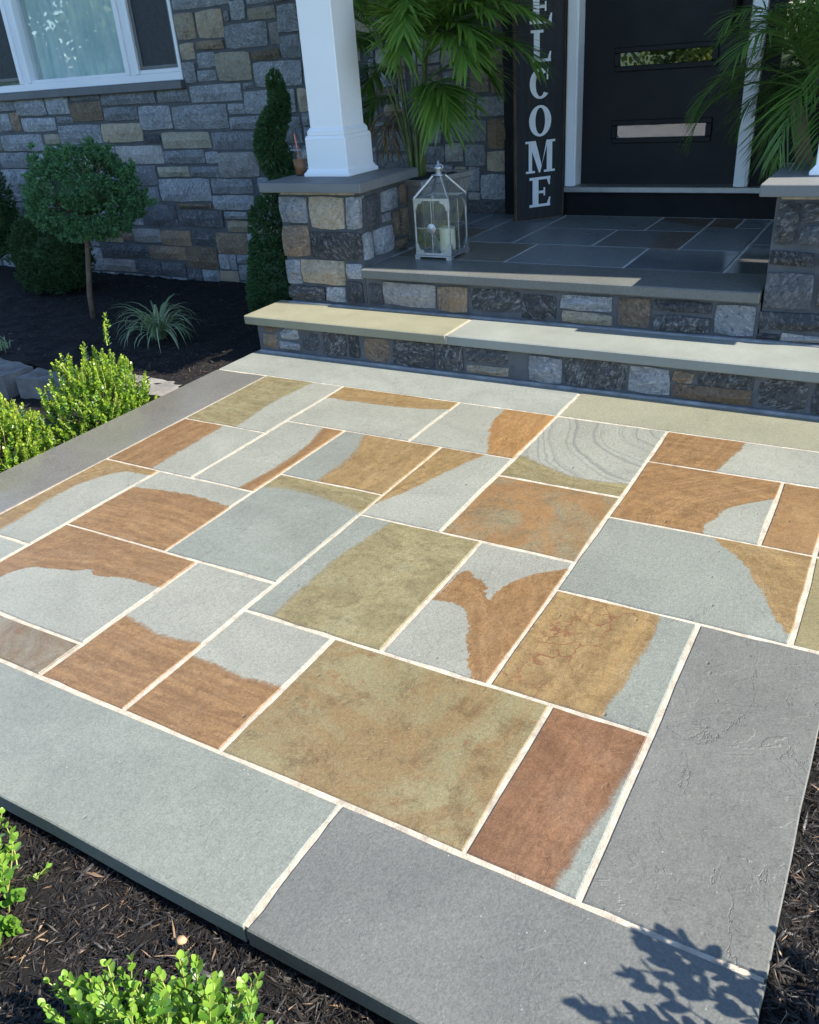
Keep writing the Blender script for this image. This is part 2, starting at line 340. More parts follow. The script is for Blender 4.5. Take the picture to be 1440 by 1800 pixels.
# ------------------------------------------------------------------ helpers
def link(name, me, mat, parent=None):
    o = bpy.data.objects.new(name, me); C.objects.link(o)
    if mat is not None and not me.materials: me.materials.append(mat)
    if parent: o.parent = parent
    return o
def tag(o, label=None, cat=None, group=None, kind=None):
    for k, v in (('label', label), ('category', cat), ('group', group), ('kind', kind)):
        if v: o[k] = v
    return o
def thing(name, loc=(0, 0, 0), label=None, cat=None, group=None, kind=None, parent=None):
    o = bpy.data.objects.new(name, None); C.objects.link(o); o.location = loc; o.empty_display_size = .1
    if parent: o.parent = parent
    return tag(o, label, cat, group, kind)
class MB:
    def __init__(s): s.v = []; s.f = []
    def add(s, v, f):
        n = len(s.v); s.v += [tuple(p) for p in v]; s.f += [tuple(i+n for i in q) for q in f]; return s
    def box(s, x0, x1, y0, y1, z0, z1, bev=0.0):
        if bev <= 0:
            v = [(x, y, z) for z in (z0, z1) for y in (y0, y1) for x in (x0, x1)]
            return s.add(v, [(0, 2, 3, 1), (4, 5, 7, 6), (0, 1, 5, 4), (1, 3, 7, 5), (3, 2, 6, 7), (2, 0, 4, 6)])
        b = bev; pts = []; idx = {}
        cs = [(sx, sy, sz) for sx in (0, 1) for sy in (0, 1) for sz in (0, 1)]
        X, Y, Z = (x0, x1), (y0, y1), (z0, z1); sg = (1, -1)
        for c in cs:
            for a in range(3):
                p = [X[c[0]], Y[c[1]], Z[c[2]]]
                for q in range(3):
                    if q != a: p[q] += sg[c[q]]*b
                idx[(c, a)] = len(pts); pts.append(p)
        F = []
        for a in range(3):
            o1, o2 = [q for q in range(3) if q != a]
            for e in (0, 1):
                def cc(i, j):
                    c = [0, 0, 0]; c[a] = e; c[o1] = i; c[o2] = j; return tuple(c)
                q = [idx[(cc(*ij), a)] for ij in ((0, 0), (1, 0), (1, 1), (0, 1))]
                F.append(tuple(q) if (e == 1) == (a != 1) else tuple(q[::-1]))
            for i in (0, 1):
                for j in (0, 1):
                    c0 = [0, 0, 0]; c1 = [0, 0, 0]; c0[o1] = c1[o1] = i; c0[o2] = c1[o2] = j; c1[a] = 1
                    F.append((idx[(tuple(c0), o1)], idx[(tuple(c0), o2)], idx[(tuple(c1), o2)], idx[(tuple(c1), o1)]))
        for c in cs: F.append(tuple(idx[(c, a)] for a in range(3)))
        return s.add(pts, F)
    def frustum(s, x0, x1, y0, y1, z0, X0, X1, Y0, Y1, z1):
        v = [(x0, y0, z0), (x1, y0, z0), (x1, y1, z0), (x0, y1, z0), (X0, Y0, z1), (X1, Y0, z1), (X1, Y1, z1), (X0, Y1, z1)]
        return s.add(v, [(3, 2, 1, 0), (4, 5, 6, 7), (0, 1, 5, 4), (1, 2, 6, 5), (2, 3, 7, 6), (3, 0, 4, 7)])
    def tube(s, pts, rad, n=8, cap=True):
        pts = [Vector(p) for p in pts]; base = len(s.v); prev = None
        for i, p in enumerate(pts):
            d = (pts[min(i+1, len(pts)-1)]-pts[max(i-1, 0)]).normalized()
            a = d.orthogonal().normalized() if prev is None else (prev-d*prev.dot(d)).normalized()
            prev = a; b = d.cross(a); r = rad[i] if isinstance(rad, (list, tuple)) else rad
            for k in range(n):
                t = 2*math.pi*k/n; q = p+(a*math.cos(t)+b*math.sin(t))*r; s.v.append(tuple(q))
        for i in range(len(pts)-1):
            for k in range(n):
                a = base+i*n+k; b = base+i*n+(k+1) % n; s.f.append((a, b, b+n, a+n))
        if cap:
            s.f.append(tuple(base+k for k in range(n))[::-1]); e = base+(len(pts)-1)*n; s.f.append(tuple(e+k for k in range(n)))
        return s
    def lathe(s, prof, c=(0, 0, 0), n=20, start=0):
        base = len(s.v)
        for r, z in prof:
            for k in range(n):
                t = start+2*math.pi*k/n; s.v.append((c[0]+r*math.cos(t), c[1]+r*math.sin(t), c[2]+z))
        for i in range(len(prof)-1):
            for k in range(n):
                a = base+i*n+k; b = base+i*n+(k+1) % n; s.f.append((a, b, b+n, a+n))
        return s
    def build(s, name, mat, parent=None, smooth=False):
        me = bpy.data.meshes.new(name); me.from_pydata(s.v, [], s.f); me.validate(); me.update()
        if smooth: me.polygons.foreach_set('use_smooth', [True]*len(me.polygons))
        return link(name, me, mat, parent)

def scatter(name, tv, tf, rot, pos, mat, parent=None, tip=None, smooth=False):
    """many copies of a small template as one mesh. rot (n,3,3) incl. scale, pos (n,3)"""
    tv = np.asarray(tv, float); tf = np.asarray(tf, int); n = len(pos); k = len(tv); fs = tf.shape[1]
    V = np.einsum('nij,kj->nki', rot, tv)+pos[:, None, :]
    F = (tf[None]+(np.arange(n)*k)[:, None, None]).reshape(-1)
    me = bpy.data.meshes.new(name); me.vertices.add(n*k); me.vertices.foreach_set('co', V.reshape(-1).astype(np.float32))
    nf = n*len(tf); me.loops.add(nf*fs); me.loops.foreach_set('vertex_index', F.astype(np.int32))
    me.polygons.add(nf); me.polygons.foreach_set('loop_start', (np.arange(nf)*fs).astype(np.int32))
    me.update(calc_edges=True)
    if tip is not None:
        a = me.attributes.new('tip', 'FLOAT', 'POINT'); a.data.foreach_set('value', np.repeat(np.asarray(tip, np.float32), k))
    if smooth: me.polygons.foreach_set('use_smooth', [True]*nf)
    return link(name, me, mat, parent)
def frames(d, up, s=None):
    """rotation matrices: local y along d, local z towards up; scale s"""
    d = d/np.linalg.norm(d, axis=1, keepdims=True)
    x = np.cross(d, up); x /= np.linalg.norm(x, axis=1, keepdims=True)+1e-9
    z = np.cross(x, d); m = np.stack([x, d, z], axis=2)
    if s is not None: m = m*np.asarray(s)[:, None, None]
    return m
def unit(n):
    v = nr.normal(size=(n, 3)); return v/np.linalg.norm(v, axis=1, keepdims=True)

# ------------------------------------------------------------------ stonework
def stone_mesh(w, h, d=.06, rough=.013):
    nx = max(2, min(5, int(w/.07))); nz = max(2, min(4, int(h/.05))); v = []; f = []
    ch = min(w, h)*.10
    cj = [[(rng.uniform(-.006, .006), rng.uniform(-.005, .005)) for _ in range(2)] for _ in range(2)]
    for j in range(nz+1):
        for i in range(nx+1):
            a, b = i/nx, j/nz
            jx = (cj[0][0][0]*(1-a)+cj[0][1][0]*a)*(1-b)+(cj[1][0][0]*(1-a)+cj[1][1][0]*a)*b
            jz = (cj[0][0][1]*(1-a)+cj[0][1][1]*a)*(1-b)+(cj[1][0][1]*(1-a)+cj[1][1][1]*a)*b
            x = -w/2+a*w+jx; z = -h/2+b*h+jz; y = -rng.uniform(.3, 1)*rough*1.6
            edge = i in (0, nx) or j in (0, nz)
            if edge:
                y = rng.uniform(0, .005)
                x += rng.uniform(-.003, .003); z += rng.uniform(-.003, .003)
                if i in (0, nx) and j in (0, nz):
                    x -= math.copysign(ch*.3, x); z -= math.copysign(ch*.3, z); y = .006
            v.append((x, y, z))
    W = nx+1
    for j in range(nz):
        for i in range(nx): f.append((j*W+i, j*W+i+1, (j+1)*W+i+1, (j+1)*W+i))
    ring = [i for i in range(nx+1)]+[j*W+nx for j in range(1, nz+1)]+[nz*W+i for i in range(nx-1, -1, -1)]+[j*W for j in range(nz-1, 0, -1)]
    n0 = len(v)
    for r in ring: v.append((v[r][0], d, v[r][2]))
    for k in range(len(ring)):
        a, b = ring[k], ring[(k+1) % len(ring)]; f.append((b, a, n0+k, n0+(k+1) % len(ring)))
    me = bpy.data.meshes.new('stone'); me.from_pydata(v, [], f); me.update(); return me
def stone(parent, plane, c, a0, a1, z0, z1, cls, proud=.012, gap=.006, joined=None):
    """plane 'y': front face at y=c seen from -y; plane 'x': face at x=c seen from +x"""
    w, h = a1-a0-2*gap, z1-z0-2*gap
    if w < .02 or h < .02: return
    pr = proud+rng.uniform(-.004, .006)
    loc = ((a0+a1)/2, c-pr, (z0+z1)/2) if plane == 'y' else (c+pr, (a0+a1)/2, (z0+z1)/2)
    me = stone_mesh(w, h); rz = 0 if plane == 'y' else math.pi/2
    if joined is not None:
        mt = Matrix.Translation(loc) @ Matrix.Rotation(rz, 4, 'Z')
        joined[0].add([mt @ v.co for v in me.vertices], [tuple(p.vertices) for p in me.polygons]); bpy.data.meshes.remove(me); return
    o = link('stone', me, M[cls], parent); o.location = loc; o.rotation_euler = (0, 0, rz)
    return o
MIX = ['gray']*9+['light']*2+['tan']*2+['brown']*1+['yellow']+['dark']*2
def fill(parent, plane, c, a0, a1, z0, z1, traced, holes=(), mixc=MIX, cell=.02, lim=None, joined=None, wmax=.36, hmax=.17, hmin=.07):
    na, nz = int(round((a1-a0)/cell)), int(round((z1-z0)/cell)); occ = np.zeros((na, nz), bool)
    ia = lambda a: int(np.clip(round((a-a0)/cell), 0, na)); iz = lambda z: int(np.clip(round((z-z0)/cell), 0, nz))
    for (s0, s1, t0, t1) in holes: occ[ia(s0):ia(s1), iz(t0):iz(t1)] = True
    for (s0, s1, t0, t1, cl) in traced:
        occ[ia(s0):ia(s1), iz(t0):iz(t1)] = True
        stone(parent, plane, c, s0, s1, t0, t1, cl)
    for j in range(nz):
        for i in range(na):
            if occ[i, j]: continue
            th = int(rng.uniform(hmin, hmax)/cell); tw = int(rng.uniform(.12, wmax)/cell)
            w = 0
            while i+w < na and not occ[i+w, j] and w < tw+4: w += 1
            if w > tw: w = tw
            h = 1
            while j+h < nz and h < th+3 and not occ[i:i+w, j+h].any(): h += 1
            if h > th and h < th+3: pass
            else: h = min(h, th)
            occ[i:i+w, j:j+h] = True
            if w*cell < .045 or h*cell < .035: continue
            s0, t0 = a0+i*cell, z0+j*cell; s1, t1 = s0+w*cell, t0+h*cell
            far = lim is not None and not (lim[0] < (s0+s1)/2 < lim[1] and lim[2] < (t0+t1)/2 < lim[3])
            stone(parent, plane, c, s0, s1, t0, t1, rng.choice(mixc), joined=joined if far else None)
def trace(rows, off, sc, ax, c):
    out = []
    for l, t, r, b, cl in rows:
        P = lambda x, y: ray(off[0]+x/sc, off[1]+y/sc, ax, c)
        mx, my = (l+r)/2, (t+b)/2; k = 0 if ax == 1 else 1
        a0, a1 = P(l, my)[k], P(r, my)[k]; z0, z1 = P(mx, b)[2], P(mx, t)[2]
        out.append((min(a0, a1), max(a0, a1), z0, z1, cl))
    return out

# ================================================================== GROUND
YW = 5.40          # house wall face
def sheet(name, x0, x1, y0, y1, zf, n, mat, amp=.012, kind='structure'):
    nx, ny = n; v = []; f = []
    for j in range(ny+1):
        for i in range(nx+1):
            x = x0+(x1-x0)*i/nx; y = y0+(y1-y0)*j/ny
            v.append((x, y, zf(x, y)+amp*rng.uniform(-1, 1)))
    for j in range(ny):
        for i in range(nx):
            a = j*(nx+1)+i; f.append((a, a+1, a+nx+2, a+nx+1))
    mb = MB(); mb.add(v, f); o = mb.build(name, mat, None, True); return tag(o, kind=kind)
sheet('ground', -160, 160, -160, 160, lambda x, y: -.42, (4, 4), M['lawn'], 0)
rd = MB().box(-120, 120, -11.5, -8.2, -.5, -.412).build('road', plain('pale_asphalt', (.16, .16, .155), .85, .15, 3)); tag(rd, kind='structure')
zup = lambda x, y: -.045-.115*max(0, min(1, (y-3.0)/2.4))-.02*max(0, min(1, (-3.1-x)/.3))
zlow = lambda x, y: -.20+.12*max(0, (y-2.3)/.5)*0
zfront = lambda x, y: -.075
b1 = sheet('mulch_bed', -12, -3.06, 2.97, 5.55, zup, (130, 44), M['mulch'])
b2 = sheet('mulch_bed', -9, -3.06, -.8, 2.96, zlow, (90, 54), M['mulch'])
b3 = sheet('mulch_bed', -3.4, .6, -2.4, .70, zfront, (100, 80), M['mulch'])
b4 = sheet('mulch_bed', -.03, 2.8, .68, 1.93, lambda x, y: -.045, (70, 32), M['mulch'])

def chips(name, areas, zf, parent_kind='stuff', size=(.009, .036)):
    tv = [(-.5, 0, 0), (.5, .05, .02), (.42, .1, .16), (-.4, -.06, .2), (-.1, -.5, .06), (.15, .45, .05)]
    tf = [(0, 4, 3), (4, 1, 3), (1, 2, 3), (2, 5, 3), (5, 0, 3), (1, 5, 2)]
    P = []; S = []
    for x0, x1, y0, y1, n, k in areas:
        p = np.stack([nr.uniform(x0, x1, n), nr.uniform(y0, y1, n), np.zeros(n)], 1); P.append(p); S.append(np.full(n, k))
    P = np.concatenate(P); k = np.concatenate(S); n = len(P)
    P[:, 2] = [zf(x, y) for x, y, _ in P]; P[:, 2] += nr.uniform(-.004, .014, n)
    ln = nr.uniform(*size, n)*k*np.where(nr.random(n) < .08, 1.9, 1); wd = nr.uniform(.05, .17, n)
    yaw = nr.uniform(0, 2*np.pi, n); pit = nr.normal(0, .22, n)
    d = np.stack([np.cos(yaw)*np.cos(pit), np.sin(yaw)*np.cos(pit), np.sin(pit)], 1)
    up = np.stack([nr.normal(0, .35, n), nr.normal(0, .35, n), np.ones(n)], 1)
    m0 = frames(d, up); sc = np.stack([ln*wd, ln, ln*wd*.8], 1)   # x width, y length, z thickness
    tv2 = [(a[1], a[0], a[2]) for a in tv]
    o = scatter(name, tv2, tf, m0*sc[:, None, :], P, M['chips']); return tag(o, kind='stuff')
def zall(x, y):
    if y > 2.97 and x < -3.0: return zup(x, y)
    if x < -3.06: return zlow(x, y)
    if x > .005 and y > .67: return -.045
    return zfront(x, y)
chips('mulch_chips', [(-2.0, .2, .1, .66, 52000, 1), (.02, .5, .5, 1.91, 22000, 1), (-6.6, -3.12, 3.06, 5.38, 15000, 1.1), (-3.9, -3.12, 3.05, 3.5, 3000, 1), (-5, -3.12, 1.2, 2.75, 5000, 1.1)], zall)
# a few loose fallen bits
def pebble(name, px, z, r, mat, label, cat):
    p = ray(px[0], px[1], 2, z); v = []; n = 8
    mb = MB(); prof = [(0, -.5), (.6, -.4), (1, 0), (.7, .5), (0, .62)]
    mb.lathe([(a*r, b*r*.8) for a, b in prof], (0, 0, 0), n)
    mb.v = [(x*(1+rng.uniform(-.15, .15)), y*(.8+rng.uniform(-.1, .1)), zz) for x, y, zz in mb.v]
    o = mb.build(name, mat, None, True); o.location = p; return tag(o, label, cat)
M['pebble'] = plain('tan_pebble', (.45, .28, .15), .7, .2, 60)
chips('mulch_crumbs', [(-1.7, .0, .66, .80, 26, .28), (-.10, .01, .68, 1.9, 16, .28), (-1.4, 0, .8, 1.6, 14, .2)], lambda x, y: .003)
pebble('pebble', (319, 1653), -.045, .012, M['pebble'], 'small tan pebble on mulch beside the patio front edge', 'pebble')

# ================================================================== PATIO
xs = {k: v*.92 for k, v in dict(L0=-3.354, L1=-3.006, L2=-2.483, L3=-2.67, L4=-2.143, L5=-1.632, L6=-1.979, L7=-1.797, L8=-1.2895, L9=-1.122, L10=-1.284, L11=-.779, L12=-.597, L13=-.263, L14=-.092, L15=-.339, R0=.016, FJ=-.907, BJ=-1.2895).items()}
ys = {k: v*.92 for k, v in dict(B1=3.426, U1=2.765, U2=2.254, U3=2.923, U4=2.43, U5=1.746, U6=1.573, U7=1.226, F1=1.062, F0=.709, U8=1.581, U9=2.085, U10=2.26, U11=2.76, U12=3.101, U13=2.598).items()}
xs['L0'] = -3.095; ys['BK'] = 3.50; xs['X2'] = .225; xs['X3'] = 2.7
g0 = lambda pts: [tuple(ray(x, y, 2, 0)[:2]) for x, y in pts]
patio = MB(); patio.box(xs['L0']+.005, xs['R0']-.005, ys['F0']+.005, 3.475, -.04, -.0035); patio.box(xs['L0']+.035, xs['R0']-.035, ys['F0']+.035, 3.474, -.2, -.0401)
patio.box(xs['R0']-.0051, 2.68, ys['U9']+.006, 3.4745, -.07, -.0037)
pat = patio.build('patio', M['mortar_light']); tag(pat, kind='structure')
def slab(parent, x0, x1, y0, y1, ztop, thick, mat, inset=.0058, edges=''):
    a, b, c, d = (0 if e in edges else inset for e in 'lrfb')
    x0 += a; x1 -= b; y0 += c; y1 -= d
    n = 3; top = []; low = []; v = []; f = []
    def side(p, q, k):
        out = []
        for i in range(k):
            t = i/k; x = p[0]+(q[0]-p[0])*t; y = p[1]+(q[1]-p[1])*t
            nx, ny = (q[1]-p[1]), -(q[0]-p[0]); L = math.hypot(nx, ny) or 1; j = rng.uniform(-.003, .0022)
            out.append((x+nx/L*j, y+ny/L*j))
        return out
    cs = [(x0, y0), (x1, y0), (x1, y1), (x0, y1)]
    ring = []
    for i in range(4): ring += side(cs[i], cs[(i+1) % 4], max(3, min(7, int(max(x1-x0, y1-y0)/.12))))
    m = len(ring); cx, cy = (x0+x1)/2, (y0+y1)/2; bv = .003
    for lvl, (ins, z) in enumerate(((bv, ztop), (0, ztop-bv), (0, ztop-thick))):
        for (x, y) in ring:
            dx = math.copysign(ins, cx-x) if ins and abs(cx-x) > .01 else 0; dy = math.copysign(ins, cy-y) if ins and abs(cy-y) > .01 else 0
            v.append((x+dx-cx, y+dy-cy, z))
    f.append(tuple(range(m)))
    for l in range(2):
        for i in range(m):
            j = (i+1) % m; f.append((l*m+i, (l+1)*m+i, (l+1)*m+j, l*m+j))
    mb = MB(); mb.add(v, f); o = mb.build('flagstone', mat, parent); o.location = (cx, cy, 0)
    return o
def FS(xa, xb, ya, yb, base, brown=None, masks=(), edges='', **k):
    box = (xs[xa], xs[xb], ys[ya], ys[yb])
    mk = [(a, g0(p), s) for a, p, s in masks]
    return slab(pat, *box, rng.uniform(-.0012, .001), .045, flagmat(base, brown, mk, box, **k), edges=edges)
FS('L1', 'L2', 'U1', 'B1', GRAY, OLIVE, [('x', [(545, 675), (480, 707), (422, 745)], -1)], soft=.012, bands=.1)
FS('L1', 'L2', 'U2', 'U1', GRAY, BROWN, [('x', [(391, 749), (272, 820)], -1)], soft=.01, streak=(22, 4, 5))
FS('L2', 'L7', 'U3', 'B1', GRAY, TAN, [('y', [(582, 700), (625, 706), (720, 717), (795, 720)], 1)], streak=(4, 20, 5))
FS('L7', 'L8', 'U3', 'B1', GRAY, ORANGE, [('x', [(887, 722), (865, 745), (857, 790)], 1)], streak=(20, 5, 5))
FS('L2', 'L4', 'U2', 'U3', GRAY, BROWN, [('x', [(567, 754), (530, 792), (425, 855)], 1)], soft=.01, streak=(22, 4, 5))
FS('L4', 'L5', 'U4', 'U3', GRAYB, TAN, [('x', [(640, 767), (620, 800), (560, 843)], 1)], soft=.016, streak=(12, 5, 5), bands=.25)
FS('L1', 'L3', 'U6', 'U2', GRAY, TAN, [('x', [(267, 836), (220, 829), (165, 842), (100, 870), (45, 905), (0, 932)], -1)], soft=.012)
FS('L3', 'L4', 'U5', 'U2', GRAY, BROWN, [('y', [(240, 856), (280, 860), (345, 872), (400, 890)], -1)])
FS('L4', 'L5', 'U5', 'U4', GRAYB, OLIVE, [('y', [(457, 855), (510, 860), (575, 877), (635, 900)], 1)], soft=.02)
FS('L5', 'L8', 'U10', 'U3', GRAY, TAN, [('y', [(855, 799), (795, 825), (720, 861), (665, 884)], 1)], soft=.016, streak=(10, 10, 5))
FS('L5', 'L9', 'U8', 'U10', GRAYB, OLIVE, [('x', [(690, 917), (590, 985), (485, 1077)], 1)], soft=.012, streak=(4, 6, 5), bands=.1)
FS('L8', 'L11', 'U11', 'B1', GRAY, OLIVE, [('y', [(920, 802), (960, 820), (1020, 840), (1105, 852)], -1)], soft=.014, swirl=(-.66, 3.22))
FS('L8', 'L11', 'U10', 'U11', BROWN, None, cloud=(.155, .135, .082), mott=.9)
FS('L9', 'L11', 'U8', 'U10', (.2, .198, .165), BROWN, [('y', [(762, 1050), (780, 1030), (802, 1010), (842, 1017), (855, 1032), (866, 1052), (880, 1035), (920, 1015), (992, 1000)], -1), ('y', [(762, 1053), (812, 1065), (822, 1090), (822, 1187)], 1)], soft=.005, streak=(16, 6, 5))
FS('L11', 'L14', 'U12', 'B1', GRAY, BROWN, [('x', [(1312, 777), (1295, 795), (1260, 826)], -1)])
FS('L11', 'L13', 'U13', 'U12', GRAY, BROWN, [('x', [(1360, 877), (1310, 886), (1275, 895), (1260, 910), (1235, 925), (1233, 937)], -1)], soft=.005, streak=(6, 14, 5))
FS('L13', 'L14', 'U13', 'U12', BROWN, None, cloud=(.21, .13, .058), mott=.8)
FS('L11', 'L14', 'U9', 'U13', GRAYB, TAN, [('x', [(1255, 947), (1295, 980), (1335, 1030), (1385, 1122)], 1)], soft=.005)
FS('L11', 'L15', 'U8', 'U9', GRAYB, TAN, [('x', [(1161, 1082), (1135, 1135), (1095, 1205), (1060, 1260)], -1)], soft=.008, veins=True, streak=(9, 9, 5))
FS('L10', 'L12', 'F1', 'U8', OLIVE, None, cloud=(.155, .103, .046), mott=.8)
FS('L12', 'L15', 'F1', 'U8', GRAYB, RED, [('x', [(1125, 1320), (1080, 1400), (1010, 1495), (975, 1556)], -1)], soft=.012, streak=(8, 10, 5))
FS('L5', 'L10', 'F1', 'U8', GRAY, BROWN, [('y', [(345, 1155), (380, 1170), (435, 1192), (490, 1205)], -1)], soft=.01, streak=(3, 26, 5))
FS('L6', 'L5', 'F1', 'U5', GRAY, BROWN, [('y', [(225, 1082), (250, 1097), (300, 1120), (350, 1131)], -1)], soft=.01, streak=(3, 26, 5))
FS('L3', 'L6', 'U7', 'U5', GRAY, BROWN, [('y', [(0, 1015), (40, 1000), (90, 1000), (135, 1003), (160, 1001), (165, 1009), (215, 1015), (277, 1031)], 1)], soft=.004, streak=(3, 18, 5))
FS('L3', 'L6', 'F1', 'U7', MUD, None, cloud=(.16, .145, .105), mott=.8)
FS('L1', 'L3', 'F1', 'U6', GRAY)
FS('L15', 'R0', 'F1', 'U9', SLATE, edges='r', cleft=1.3, rough=.5)
FS('FJ', 'R0', 'F0', 'F1', (.108, .109, .098), edges='rf', cleft=.4, rough=.5)
FS('L1', 'FJ', 'F0', 'F1', GRAYB, edges='f', cleft=.3, rough=.5)
FS('L0', 'L1', 'F0', 'B1', (.13, .123, .108), edges='lf', wet=True)
FS('L0', 'BJ', 'B1', 'BK', (.215, .222, .192), edges='l', cleft=.25)
FS('BJ', 'X2', 'B1', 'BK', (.2, .192, .135), edges='', cleft=.25)
FS('L14', 'X2', 'U9', 'U13', OLIVE)
FS('L14', 'X2', 'U13', 'B1', TAN, None, cloud=OLIVE)
FS('X2', 'X3', 'U9', 'U13', GRAY, edges='r'); FS('X2', 'X3', 'U13', 'BK', GRAYB, edges='r')

# ================================================================== STEPS
ZT, ZP = .205, .42
steps = thing('entry_steps', (-1.8, 3.7, 0), 'stone-faced entry steps with thick bluestone treads rising to the porch', 'steps')
def place(o): o.matrix_parent_inverse = o.parent.matrix_world.inverted() if o.parent else Matrix.Identity(4); return o
_parents_fix = []
def under(o, parent):
    o.parent = parent; o.matrix_parent_inverse = Matrix.Translation(parent.location).inverted(); return o
core = MB().box(-3.07, 1.6, 3.485, 3.78, -.2, ZT-.05).build('step_core', M['mortar_dark']); under(core, steps)
core = MB().box(-2.52, -.52, 3.78, 3.86, .10, ZP-.051).build('step_core', M['mortar_dark']); under(core, steps)
def tread(x0, x1, y0, y1, z, mat, name='tread'):
    return under(MB().box(x0, x1, y0, y1, z-.048, z, .005).build(name, mat), steps)
tread(-3.125, -1.872, 3.445, 3.79, ZT, M['tread_olive']); tread(-1.864, .35, 3.445, 3.79, ZT, M['tread_gray']); tread(.358, 1.65, 3.445, 3.79, ZT, M['tread_olive'])
under(MB().box(-1.8725, -1.8635, 3.449, 3.786, ZT-.046, ZT-.002).build('mortar_joint', M['mortar_light']), steps)
under(MB().box(-2.518, -.522, 3.735, 4.05, ZP-.048, ZP, .005).build('tread', flagmat((.135, .138, .125), rough=.38)), steps)
under(MB().box(-3.066, 1.6, 3.462, 3.484, -.01, .011, .005).build('mortar_fillet', M['mortar_wash']), steps)
under(MB().box(-3.04, .04, 3.747, 3.774, ZT-.003, ZT+.007, .003).build('mortar_fillet', M['mortar_wash']), steps)
class Under:     # stones below an offset thing
    pass
def stones_under(parent, plane, c, items, **k):
    for a0, a1, z0, z1, cl in items:
        o = stone(None, plane, c, a0, a1, z0, z1, cl, **k)
        if o: under(o, parent)
Y1, Y2 = 3.485, 3.775
r1 = trace([(160, 430, 270, 500, 'brown'), (160, 505, 285, 640, 'brown'), (285, 450, 465, 565, 'gray'), (290, 570, 478, 650, 'gray'), (478, 490, 650, 662, 'dark'), (655, 500, 875, 700, 'speck'), (875, 520, 990, 722, 'speck'), (1000, 540, 1240, 765, 'brown')], (430, 480), 4.8, 1, Y1)
r1 += trace([(815, 890, 1037, 1040, 'speck'), (1040, 912, 1195, 1067, 'speck'), (1197, 935, 1430, 1022, 'dark'), (1197, 1028, 1430, 1092, 'tan')], (420, 300), 3, 1, Y1)
r1 += trace([(165, 655, 325, 778, 'gray'), (325, 670, 605, 812, 'speck'), (605, 700, 795, 842, 'gray'), (797, 722, 900, 782, 'brown'), (900, 730, 1163, 805, 'speck'), (790, 788, 1155, 887, 'brown'), (1163, 760, 1400, 918, 'speck'), (1400, 780, 1600, 940, 'dark')], (860, 360), 2.483, 1, Y1)
r1 = [(a, b, max(.01, c), min(.156, d), e) for a, b, c, d, e in r1]
x = max(b for a, b, *_ in r1)
while x < 1.55:
    w_ = rng.uniform(.14, .3); r1.append((x, min(x+w_, 1.6), .012, .155, rng.choice(['gray', 'speck', 'dark', 'brown']))); x += w_
stones_under(steps, 'y', Y1, r1, proud=.008)
r2 = trace([(-60, 350, 35, 545, 'gray'), (35, 360, 258, 562, 'dark'), (262, 365, 712, 575, 'light'), (720, 392, 988, 632, 'brown'), (992, 420, 1425, 625, 'speck')], (620, 420), 4.8, 1, Y2)
r2 += trace([(138, 388, 300, 505, 'speck'), (308, 392, 545, 463, 'gray'), (308, 465, 540, 527, 'tan'), (550, 400, 710, 545, 'brown'), (712, 412, 978, 475, 'dark'), (712, 477, 970, 565, 'speck'), (975, 435, 1180, 588, 'gray')], (860, 360), 2.483, 1, Y2)
r2 = [(max(a, -2.51), min(b, -.53), max(.212, c), min(.37, d), e) for a, b, c, d, e in r2 if b > -2.5]
stones_under(steps, 'y', Y2, r2, proud=.006)

# ================================================================== PORCH FLOOR
pf = MB().box(-3.02, 2.4, 3.87, 5.42, .12, ZP-.0035).build('porch_floor', M['mortar_porch']); tag(pf, kind='structure')
PB = (.18, .20, .21); PBn = (.15, .115, .09)
def PS(x0, x1, y0, y1, base=PB, brown=None, masks=(), **k):
    box = (x0, x1, y0, y1); kk = dict(rough=.3); kk.update(k)
    return slab(pf, x0, x1, y0, y1, ZP, .04, flagmat(base, brown, masks, box, **kk), inset=.0068)
y_a, y_b, y_c = 4.048, 4.512, 4.967
PS(-2.51, -1.833, y_a, y_b, (.165, .155, .13), rough=.36); PS(-1.833, -1.207, y_a, y_b, (.18, .195, .20)); PS(-1.207, -.737, y_a, y_b, (.12, .135, .145), wet=True); PS(-.737, -.1, y_a, 4.69, (.09, .09, .09), wet=True)
PS(-3.0, -2.51, 4.3, 4.9); PS(-2.51, -2.30, y_b, 4.9, PBn); PS(-2.30, -1.987, y_b, 5.39)
PS(-1.987, -1.52, y_b, y_c, (.17, .195, .21)); PS(-1.52, -1.055, y_b, y_c, (.15, .155, .155), PBn, [('x', [(-1.2, y_b), (-1.25, y_c)], 1)], soft=.03)
PS(-1.055, -.737, y_b, 5.106, (.17, .19, .2)); PS(-.737, -.1, 4.69, 5.39)
PS(-1.987, -1.365, y_c, 5.39, (.185, .205, .21)); PS(-1.365, -1.055, y_c, 5.39, (.16, .175, .18), PBn, [('y', [(-1.365, 5.32), (-1.055, 5.1)], 1)], soft=.01)
PS(-1.055, -.888, 5.106, 5.39, PBn); PS(-.888, -.737, 5.106, 5.39); PS(-2.51, -2.30, 4.9, 5.39); PS(-3.0, -2.51, 4.9, 5.39)
PS(-.1, 1.0, 4.3, 5.39); PS(1.0, 2.3, 4.3, 5.39)

